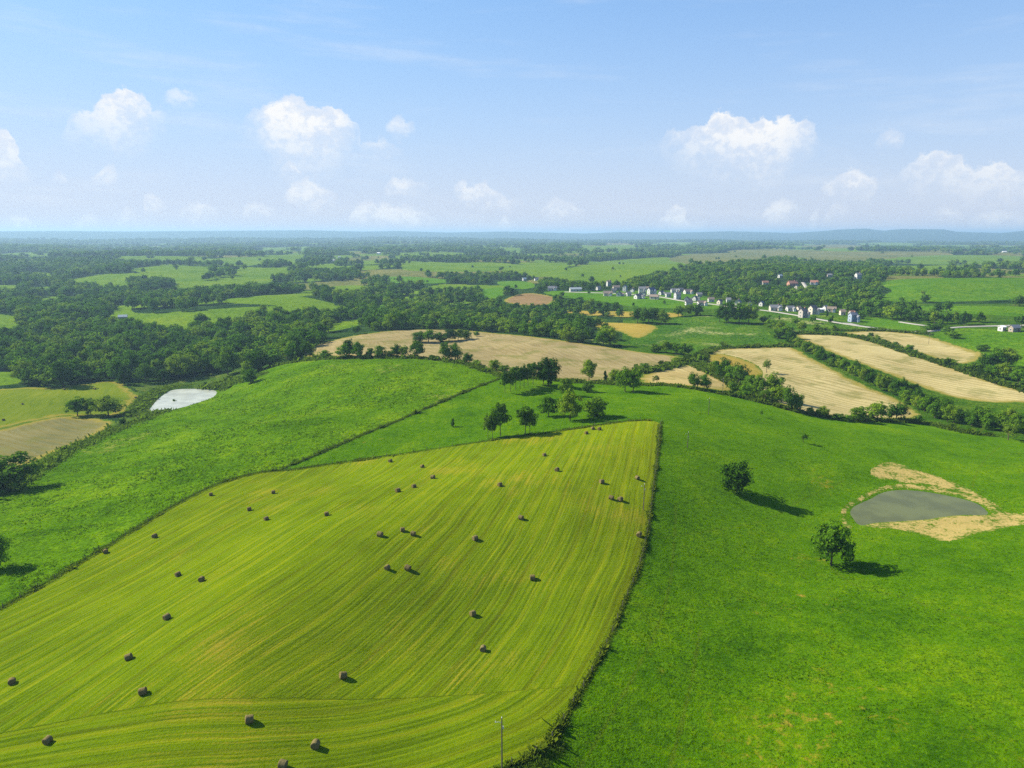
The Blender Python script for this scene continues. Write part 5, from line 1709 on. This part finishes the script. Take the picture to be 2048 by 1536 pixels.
def house(i, spec):
    px, py, wp, ratio, st, wk, rk, turn, ex, label = spec
    x, y = HP[i]
    z = float(zmesh(x, y))
    dep = project(x, y, z)[2]
    w = 0.76 * wp * dep / FPX / (abs(math.cos(turn)) + ratio * abs(math.sin(turn)))
    d = max(w * ratio, 4.5)
    h = 2.9 * st + 0.4
    rise = min(d * 0.42, 4.2) if rk not in ('white',) else d * 0.18
    barn = wk == 'wood'
    nm = 'barn' if barn else ('house' if wp > 11 else 'farm_building')
    e = empty(nm, (x, y, z), turn)
    tag(e, label, 'barn' if barn else 'house', 'houses of the village and countryside')
    part('wall', gable_wall(w, d, h, rise), WALL[wk], e)
    rf = part('roof', gable_roof(w, d, h, rise), ROOF[rk], e)
    if 'c' in ex:
        part('chimney', box(w * 0.22, w * 0.22 + 0.9, -0.5, 0.5, h + rise * 0.4, h + rise + 1.1), CHIM, rf)
    if wp < 11:
        return
    # windows on the two sides that face the viewer
    n = max(2, int(w / 3.6))
    gx = None
    if 'g' in ex:
        gx = w * 0.27
        ww, wd = w * 0.36, 3.0
        gh = 2.9 * max(1, st - 0.4)
        wing = xform(gable_wall(wd + d * 0.5, ww, gh, ww * 0.42), math.pi / 2, (gx, -d / 2 - wd / 2 + d * 0.22, 0))
        part('gable_wing', wing, WALL[wk], e)
        part('wing_roof', xform(gable_roof(wd + d * 0.5, ww, gh, ww * 0.42), math.pi / 2, (gx, -d / 2 - wd / 2 + d * 0.22, 0)), ROOF[rk], e)
        fy = -d / 2 - wd / 2 + d * 0.22 - (wd + d * 0.5) / 2
        part('garage_door', box(gx - ww * 0.32, gx + ww * 0.32, fy - 0.06, fy - 0.01, 0.05, 2.3), GARM, e)
    for s in range(st):
        for k in range(n):
            wx = -w / 2 + w * (k + 0.5) / n
            if gx is not None and abs(wx - gx) < w * 0.2:
                continue
            if s == 0 and k == n // 2:
                dr = part('door', box(wx - 0.5, wx + 0.5, -d / 2 - 0.06, -d / 2 - 0.01, 0.0, 2.1), DOORM, e)
                continue
            zz = 0.95 + 2.9 * s
            fr = part('window', box(wx - 0.75, wx + 0.75, -d / 2 - 0.07, -d / 2 - 0.01, zz, zz + 1.45), TRIM, e)
            part('pane', box(wx - 0.62, wx + 0.62, -d / 2 - 0.10, -d / 2 - 0.072, zz + 0.12, zz + 1.33), GLASS, fr)
        for sg in (-1, 1):
            zz = 0.95 + 2.9 * s
            fr = part('window', box(sg * (w / 2 + 0.04) - 0.03, sg * (w / 2 + 0.04) + 0.03, -0.75, 0.75, zz, zz + 1.4), TRIM, e)
            part('pane', box(sg * (w / 2 + 0.085) - 0.012, sg * (w / 2 + 0.085) + 0.012, -0.62, 0.62, zz + 0.12, zz + 1.28), GLASS, fr)


for i, h in enumerate(HOUSES):
    house(i, h)

# ------------------------------------------------------------------ roads
ROADM = plain_mat('pale road surface', (0.27, 0.25, 0.225), 0.9, 0.15, 0.3)
for w, wd, nm, lb in ROADS:
    t = np.gradient(w, axis=0)
    t /= np.linalg.norm(t, axis=1, keepdims=True) + 1e-9
    nrm = np.column_stack([-t[:, 1], t[:, 0]])
    V = []
    for k, off in enumerate((-0.5, -0.46, 0.0, 0.46, 0.5)):
        p = w + nrm * off * wd
        lift = 0.35 if abs(off) < 0.49 else -0.4
        V.append(np.column_stack([p, zmesh(w[:, 0], w[:, 1]) * 0.5 + zmesh(p[:, 0], p[:, 1]) * 0.5 + lift + (0.06 if off == 0 else 0)]))
    V = np.stack(V, 1)
    m = len(w)
    idx = np.arange(m * 5).reshape(m, 5)
    F = np.stack([idx[:-1, :-1], idx[1:, :-1], idx[1:, 1:], idx[:-1, 1:]], -1).reshape(-1, 4)
    o = link(nm, mesh_np(nm, V.reshape(-1, 3), F[:, ::-1], (ROADM,), True))
    if o.data.polygons[0].normal.z < 0:
        o.data.flip_normals()
    tag(o, lb, 'road', kind='structure')

# ------------------------------------------------------------------ hay bales
def bale_mat():
    m = bpy.data.materials.new('rolled hay')
    m.use_nodes = True
    T = NT(m.node_tree)
    b = T.n['Principled BSDF']
    b.inputs['Roughness'].default_value = 1.0
    b.inputs['Specular IOR Level'].default_value = 0.0
    co = T.node('ShaderNodeTexCoord').outputs['Object']
    x, y, z = T.sep(co)
    n = T.noise(T.xyz(T.math('MULTIPLY', x, 9.0), T.math('MULTIPLY', y, 3.0), T.math('MULTIPLY', z, 3.0)), 1.0, 4, 0.7)
    rr = T.math('SQRT', T.math('ADD', T.math('MULTIPLY', y, y), T.math('MULTIPLY', z, z)))
    ring = T.math('MULTIPLY_ADD', T.math('SINE', T.math('MULTIPLY', rr, 42.0)), 0.5, 0.5)
    rnd = T.node('ShaderNodeObjectInfo').outputs['Random']
    col = T.mix(T.sstep(n, 0.3, 0.7), (0.070, 0.056, 0.020), (0.20, 0.158, 0.062))
    col = T.mix(T.math('MULTIPLY', ring, 0.25), col, (0.08, 0.06, 0.03))
    col = T.mix(T.math('MULTIPLY', rnd, 0.35), col, (0.17, 0.145, 0.07))
    T.put(b.inputs['Base Color'], col)
    bp = T.node('ShaderNodeBump')
    bp.inputs['Strength'].default_value = 0.8
    bp.inputs['Distance'].default_value = 0.08
    T.put(bp.inputs['Height'], n)
    T.l.new(bp.outputs[0], b.inputs['Normal'])
    return m


BALE = bale_mat()


def bale_mesh(seed):
    r = np.random.default_rng(seed)
    k, R, L = 32, 0.86, 1.62
    prof = [(-L / 2 + 0.03, 0.0), (-L / 2 - 0.005, R * 0.35), (-L / 2 + 0.01, R * 0.7), (-L / 2 + 0.02, R * 0.9), (-L / 2 + 0.09, R * 0.985)]
    prof += [(t, R * (1 + 0.012 * math.sin(t * 9))) for t in np.linspace(-L / 2 + 0.2, L / 2 - 0.2, 8)]
    prof += [(L / 2 - 0.09, R * 0.985), (L / 2 - 0.02, R * 0.9), (L / 2 - 0.01, R * 0.7), (L / 2 + 0.005, R * 0.35), (L / 2 - 0.03, 0.0)]
    V, F = [], []
    for i, (x, rad) in enumerate(prof):
        for j in range(k):
            a = 2 * math.pi * j / k
            q = rad * (1 + 0.02 * math.sin(3 * a + seed) + r.normal() * 0.008)
            yy, zz = q * math.cos(a), q * math.sin(a)
            zz = max(zz, -R * 0.90)                      # settled on the ground
            V.append((x + r.normal() * 0.008, yy * 1.03, zz + R * 0.90 - 0.04))
    for i in range(len(prof) - 1):
        for j in range(k):
            F.append((i * k + j, i * k + (j + 1) % k, (i + 1) * k + (j + 1) % k, (i + 1) * k + j))
    return mesh_np('hay_bale', np.array(V), np.array(F), (BALE,), True)


BM = [bale_mesh(s) for s in (1, 2, 3)]
BALES = [
    (25, 1367, 'round hay bale farthest left in the lower half, at the left edge'), (97, 1485, 'round hay bale in the bottom left corner of the hay field'), (259, 1318, 'round hay bale right of the one at the left edge'),
    (287, 1387, 'round hay bale above the bottom left corner bale, farther right'), (335, 1238, 'lone round hay bale in the left part of the field below the close pair'),
    (357, 1152, 'left bale of the close pair in the left part of the hay field'), (404, 1162, 'right bale of the close pair in the left part of the hay field'),
    (212, 1106, 'round hay bale lying against the left fence line'), (310, 1075, 'round hay bale near the left fence, next up from the one against it'), (422, 991, 'round hay bale below the bend of the left fence'),
    (498, 1443, 'round hay bale near the bottom, left of the bale beside the bottom edge'), (630, 1494, 'pale-topped round hay bale just above the bottom edge'), (565, 1534, 'round hay bale cut off by the bottom edge'),
    (685, 1355, 'lone round hay bale in the lower middle of the hay field'), (499, 1021, 'upper left bale of the staggered two below the fence bend'), (533, 1040, 'lower right bale of the staggered two below the fence bend'),
    (547, 987, 'round hay bale just below the end of the diagonal fence'), (654, 1031, 'lone round hay bale in the middle of the upper left slope'), (781, 924, 'round hay bale closest to the upper fence in the middle'),
    (845, 935, 'round hay bale right of the one closest to the upper fence'), (866, 957, 'upper right bale of the diagonal three in the upper field'), (828, 975, 'middle bale of the diagonal three in the upper field'),
    (796, 984, 'lower left bale of the diagonal three in the upper field'), (760, 1072, 'leftmost bale of the cluster of three in mid field'), (805, 1062, 'top bale of the cluster of three in mid field'),
    (826, 1070, 'rightmost bale of the cluster of three in mid field'), (774, 1138, 'left bale of the level pair in mid field'), (815, 1139, 'right bale of the level pair in mid field'),
    (945, 1230, 'round hay bale below the mid field pair, to its right'), (966, 1301, 'round hay bale above the near utility pole'), (950, 1079, 'round hay bale right of the mid field cluster'),
    (1042, 1038, 'round hay bale up the slope right of the mid field cluster'), (1000, 972, 'round hay bale on the brow in the upper middle of the field'), (1065, 1158, 'lone round hay bale in the right part of the field'),
    (1089, 912, 'round hay bale below the airy trees on the upper edge'), (1114, 942, 'round hay bale on the brow, next down from the one below the airy trees'), (1203, 966, 'round hay bale left of the one near the right fence'),
    (1274, 958, 'topmost round hay bale beside the right fence'), (1222, 998, 'left bale of the touching pair near the right fence'), (1240, 1001, 'right bale of the touching pair near the right fence'),
    (1277, 1072, 'round hay bale close to the right fence below the touching pair'), (1173, 868, 'front bale of the three in the far upper corner'), (1186, 859, 'left rear bale of the three in the far upper corner'),
    (1199, 860, 'right rear bale of the three in the far upper corner'),
    (7, 841, 'hay bale at the left edge above the grey stubble patch'), (45, 809, 'hay bale left of the tree clump in the valley field'), (129, 780, 'left of two hay bales below the left wood'),
    (190, 779, 'right of two hay bales below the left wood'), (271, 796, 'hay bale at the right corner of the valley field'),
]
br = np.random.default_rng(3)
for i, (px, py, lb) in enumerate(BALES):
    x, y = gpt(px, py)
    o = link('hay_bale', BM[i % 3])
    ex_ = 0.6
    zx = (float(zmesh(x + ex_, y)) - float(zmesh(x - ex_, y))) / (2 * ex_)
    zy = (float(zmesh(x, y + ex_)) - float(zmesh(x, y - ex_))) / (2 * ex_)
    o.location = (x, y, float(zmesh(x, y)) - 0.05)
    ang = br.normal(-0.35, 0.5)
    s = br.uniform(0.62, 0.72)
    o.scale = (s * br.uniform(0.92, 1.05), s, s)
    up = Vector((-zx, -zy, 1)).normalized()
    o.rotation_euler = (up.to_track_quat('Z', 'Y').to_matrix() @ Matrix.Rotation(ang, 3, 'Z')).to_euler()
    tag(o, lb, 'hay bale', 'hay bales in the valley field' if i >= 44 else 'hay bales strewn over the mown field')

# ------------------------------------------------------------------ utility poles
POLEM = plain_mat('weathered pole wood', (0.085, 0.072, 0.06), 0.9, 0.25, 4.0)
METAL = plain_mat('galvanised metal', (0.45, 0.46, 0.47), 0.45, 0.1)
PORC = plain_mat('white insulator', (0.78, 0.78, 0.76), 0.3, 0.03)
for px, py, ytop, lb in ((1004, 1566, 1437, 'wooden utility pole standing at the bottom edge of the hay field'), (1287, 1020, 969, 'utility pole on the right fence beside the touching bales'),
                         (1375, 896, 865, 'utility pole on the pasture right of the hay field corner'), (1417, 829, 797, 'utility pole on the pasture below the small tan field'),
                         (1445, 788, 757, 'utility pole at the hedge before the small tan field'), (1857, 688, 669, 'utility pole in the upper straw field')):
    x, y = gpt(px, py)
    z = float(zmesh(x, y))
    h = top_z(x, y, px, ytop) - z
    e = empty('utility_pole', (x, y, z - 0.5), 0.2)
    tag(e, lb, 'pole', 'line of utility poles')
    part('pole', tube([(0, 0, 0), (0, 0, h * 0.5), (0, 0, h + 0.5)], [0.11, 0.10, 0.08], 10), POLEM, e)
    br_ = part('bracket', tube([(0, 0, h - 0.1), (-0.5, 0, h + 0.05), (-0.85, 0, h + 0.05)], [0.03, 0.03, 0.03], 6), METAL, e)
    part('insulator', tube([(-0.85, 0, h), (-0.85, 0, h + 0.1), (-0.85, 0, h + 0.2), (-0.85, 0, h + 0.26)], [0.03, 0.05, 0.04, 0.02], 8), PORC, br_)
    part('top_insulator', tube([(0, 0, h + 0.48), (0, 0, h + 0.6), (0, 0, h + 0.72), (0, 0, h + 0.8)], [0.03, 0.06, 0.05, 0.02], 8), PORC, e)
    part('fuse_box', box(0.12, 0.24, -0.07, 0.07, h - 1.1, h - 0.7), METAL, e)

# ------------------------------------------------------------------ fences
WIREM = plain_mat('rusty wire', (0.10, 0.09, 0.08), 0.7, 0.2)
POSTM = plain_mat('fence post wood', (0.10, 0.085, 0.07), 0.95, 0.3, 5.0)
post_me = mesh_np('post', *tube([(0, 0, -0.3), (0, 0, 0.7), (0, 0, 1.25), (0, 0, 1.27)], [0.075, 0.07, 0.065, 0.01], 7), (POSTM,))


def along_line(w, step, jit=0.0, r=None):
    s = np.concatenate([[0], np.cumsum(np.hypot(*np.diff(w, axis=0).T))])
    t = np.arange(0, s[-1], step)
    if r is not None and jit:
        t = np.clip(t + r.uniform(-jit, jit, len(t)), 0, s[-1])
    return np.column_stack([np.interp(t, s, w[:, 0]), np.interp(t, s, w[:, 1])])


def fence(pts, label, step=4.6):
    w = world_poly(pts, 2, False)
    p = along_line(w, step)
    z = zmesh(p[:, 0], p[:, 1])
    e = empty('wire_fence', (p[0, 0], p[0, 1], float(z[0])))
    tag(e, label, 'fence')
    base = np.array([p[0, 0], p[0, 1], z[0]])
    for (x, y), zz in zip(p, z):
        o = link('post', post_me, e)
        o.location = (x - base[0], y - base[1], zz - base[2])
        o.rotation_euler = (br.normal() * 0.04, br.normal() * 0.04, br.uniform(0, 6))
        o.scale = (1, 1, br.uniform(0.92, 1.1))
    for hz_ in (0.35, 0.75, 1.12):
        path = np.column_stack([p, z + hz_]) - base
        part('wire', tube(path, [0.005] * len(path), 3), WIREM, e)


fence(HAY_LEFT[1:], 'wire fence with wooden posts along the left and upper hay field edge')
fence([(1324, 842)] + HAY_RIGHT[:20], 'wire fence with wooden posts along the right hay field edge')
fence([(560, 939)] + DIAG[1:], 'wire fence running diagonally up the green hill')

# ------------------------------------------------------------------ weeds along the fences, grass tussocks
def grass_mat(name, c1, c2, c3, trans=0.35):
    return leaf_mat(name, c1, c2, c3, trans)


def blades(r, xy, h, n, spread, wide=0.5):
    """Tufts of upright bent blades: one narrow folded quad per blade group."""
    m = len(xy)
    z = zmesh(xy[:, 0], xy[:, 1])
    base = np.repeat(np.column_stack([xy, z]), n, 0)
    hh = np.repeat(h, n) * r.uniform(0.6, 1.2, m * n)
    a = r.uniform(0, 2 * math.pi, m * n)
    off = r.normal(size=(m * n, 2)) * np.repeat(spread, n)[:, None] * 0.5
    base[:, :2] += off
    base[:, 2] -= 0.03
    side = np.column_stack([np.cos(a), np.sin(a), np.zeros(m * n)])
    w = (hh * wide)[:, None]
    lean = np.column_stack([r.normal(size=m * n) * 0.6, r.normal(size=m * n) * 0.6, np.ones(m * n)]) * hh[:, None]
    V = np.stack([base - side * w * 0.5, base + side * w * 0.5, base + side * w * 0.38 + lean, base - side * w * 0.30 + lean * 0.88], 1).reshape(-1, 3)
    return V, np.arange(4 * m * n).reshape(-1, 4)


gr = np.random.default_rng(9)
WEED = grass_mat('fence weeds', (0.018, 0.056, 0.003), (0.045, 0.098, 0.005), (0.075, 0.120, 0.010), 0.45)
TALL = grass_mat('tall verge grass', (0.05, 0.10, 0.004), (0.09, 0.145, 0.006), (0.13, 0.16, 0.012), 0.45)
vs_ = []


def strip(pts, width, h, per_m, n=5, wide=0.55, shift=(0, 0), closed=False):
    w = world_poly(pts, 2, False)
    p = along_line(w, 1.0 / per_m, 0.4, gr)
    p = p + gr.normal(size=p.shape) * width * 0.4 + np.array(shift)
    for poly, _ in PONDS:
        p = p[~(inside(p[:, 0], p[:, 1], poly) | (seg_dist(p[:, 0], p[:, 1], poly) < 0.8))]
    lump = 0.45 + 1.1 * vnoise(p[:, 0] / 3.1 + 7, p[:, 1] / 3.1, 44) ** 2
    big = np.where(gr.random(len(p)) < 0.02, 2.0, 1.0)
    return blades(gr, p, h * lump * big, n, np.full(len(p), width * 0.5), wide)


weeds = [strip(HAY_LEFT[1:13], 0.8, 0.5, 16, 5, 0.4, shift=(-0.5, 0.3)), strip(HAY_LEFT[11:], 0.6, 0.36, 12, 5, 0.4, shift=(-0.2, 0.6)), strip([(1324, 842)] + HAY_RIGHT[:16], 0.5, 0.22, 22, 5, 0.4, shift=(0.35, 0)), strip(HAY_RIGHT[14:21], 0.6, 0.24, 26, 5, 0.35, shift=(0.4, -0.2)),
         strip([(1030, 1545), (1090, 1515), (1118, 1480)], 1.2, 0.34, 40, 6, 0.3, shift=(0.4, -0.7)),
         strip(DIAG, 0.9, 0.62, 14, 6, 0.4), strip(VALE[3:14], 6.0, 1.1, 9, 6), strip(CREST, 3.0, 1.3, 10, 6), strip(PAST_EDGE[:16], 3.0, 1.2, 9, 6, shift=(0, 1.0)),
         strip([(380, 772), (345, 776), (318, 792), (300, 812), (290, 830)], 5.0, 1.0, 12, 6, 0.8, shift=(-6, 1)), strip([(410, 776), (460, 768), (520, 752)], 8.0, 1.2, 12, 6, 0.8),
         strip([(1586, 668), (1660, 668), (1735, 678), (1811, 705), (1882, 727), (1975, 759), (2060, 786)], 3.5, 2.0, 6, 6, 0.8), strip([(1276, 746), (1310, 741), (1345, 731), (1376, 724), (1405, 724)], 4.0, 1.8, 7, 6, 0.8),
         strip([(1390, 728), (1430, 746), (1476, 770), (1500, 790)], 6.0, 2.0, 8, 6, 0.8), strip([(1404, 722), (1408, 706), (1430, 697), (1500, 694), (1590, 693)], 3.0, 1.6, 6, 6, 0.8), strip([(1638, 660), (1700, 662), (1760, 660), (1858, 669)], 3.0, 1.6, 6, 6, 0.8)]
o = link('fence_row_weeds', mesh_np('fence_row_weeds', *join(weeds), (WEED,)))
tag(o, 'dark rank weeds growing along fences, banks and field edges', 'weeds', kind='stuff')
o = link('verge_grass', mesh_np('verge_grass', *join([strip([(1320, 848)] + HAY_RIGHT[1:20], 0.5, 0.5, 14, 4, shift=(-0.2, 0)), strip(HAY_LEFT[2:], 0.4, 0.35, 8, 4, shift=(0.6, -0.5))]), (TALL,)))
tag(o, 'yellow-green uncut grass fringe round the hay field', 'grass', kind='stuff')

# tussocks over meadow and pasture, denser close to the viewer
def tussocks(cls_id, dmax, count, hmin, hmax, n, patch):
    half = math.radians(37.5)
    dd = np.sqrt(gr.uniform(78 ** 2, dmax ** 2, count)) if dmax < 170 else 78 + (dmax - 78) * gr.random(count) ** 1.15
    aa = gr.uniform(-half, half, count)
    p = np.column_stack([dd * np.sin(aa), dd * np.cos(aa)])
    p = p[cls_at(p[:, 0], p[:, 1]) == cls_id]
    for poly, _ in PONDS:
        p = p[~inside(p[:, 0], p[:, 1], poly)]
    m = vnoise(p[:, 0] / patch, p[:, 1] / patch, 51) * 0.6 + vnoise(p[:, 0] / (patch * 4), p[:, 1] / (patch * 4), 52) * 0.4
    p, m = p[m > 0.42], m[m > 0.42]
    h = gr.uniform(hmin, hmax, len(p)) * (0.6 + m)
    return blades(gr, p, h, n, h * 1.6, 0.75)


PGRASS = grass_mat('pasture tussock', (0.020, 0.066, 0.001), (0.042, 0.105, 0.001), (0.075, 0.130, 0.003), 0.45)
MGRASS = grass_mat('meadow tussock', (0.030, 0.074, 0.002), (0.075, 0.132, 0.003), (0.125, 0.165, 0.012), 0.45)
o = link('pasture_grass', mesh_np('pasture_grass', *tussocks(0, 330, 110000, 0.06, 0.15, 3, 4.0), (PGRASS,)))
tag(o, 'clumps of longer grass scattered over the green pasture', 'grass', kind='stuff')
o = link('meadow_grass', mesh_np('meadow_grass', *tussocks(1, 430, 90000, 0.14, 0.36, 3, 6.0), (MGRASS,)))
tag(o, 'tall weedy tussocks covering the rough hillside meadow', 'grass', kind='stuff')

# ------------------------------------------------------------------ haze
hm = bpy.data.materials.new('haze air')
hm.use_nodes = True
H = NT(hm.node_tree)
H.n.remove(H.n['Principled BSDF'])
pv = H.node('ShaderNodeVolumePrincipled')
pv.inputs['Color'].default_value = (0.40, 0.62, 0.86, 1.0)
pv.inputs['Density'].default_value = 1.05e-4
pv.inputs['Anisotropy'].default_value = 0.16
H.l.new(pv.outputs[0], H.n['Material Output'].inputs['Volume'])
zlo, zhi = float(GZ.min()) - 2.0, float(GZ.max()) + 6.0
zhi = max(zhi, ZC + 20)
R_ = 46000.0
hv = [(sx * R_, sy * R_, z) for z in (zlo, zhi) for sx, sy in ((-1, -1), (1, -1), (1, 1), (-1, 1))]
hf = [(3, 2, 1, 0), (4, 5, 6, 7), (0, 1, 5, 4), (1, 2, 6, 5), (2, 3, 7, 6), (3, 0, 4, 7)]
haze = link('haze', mesh_np('haze', hv, hf, (hm,)))
tag(haze, 'pale blue summer haze lying over the whole landscape', 'haze', kind='stuff')
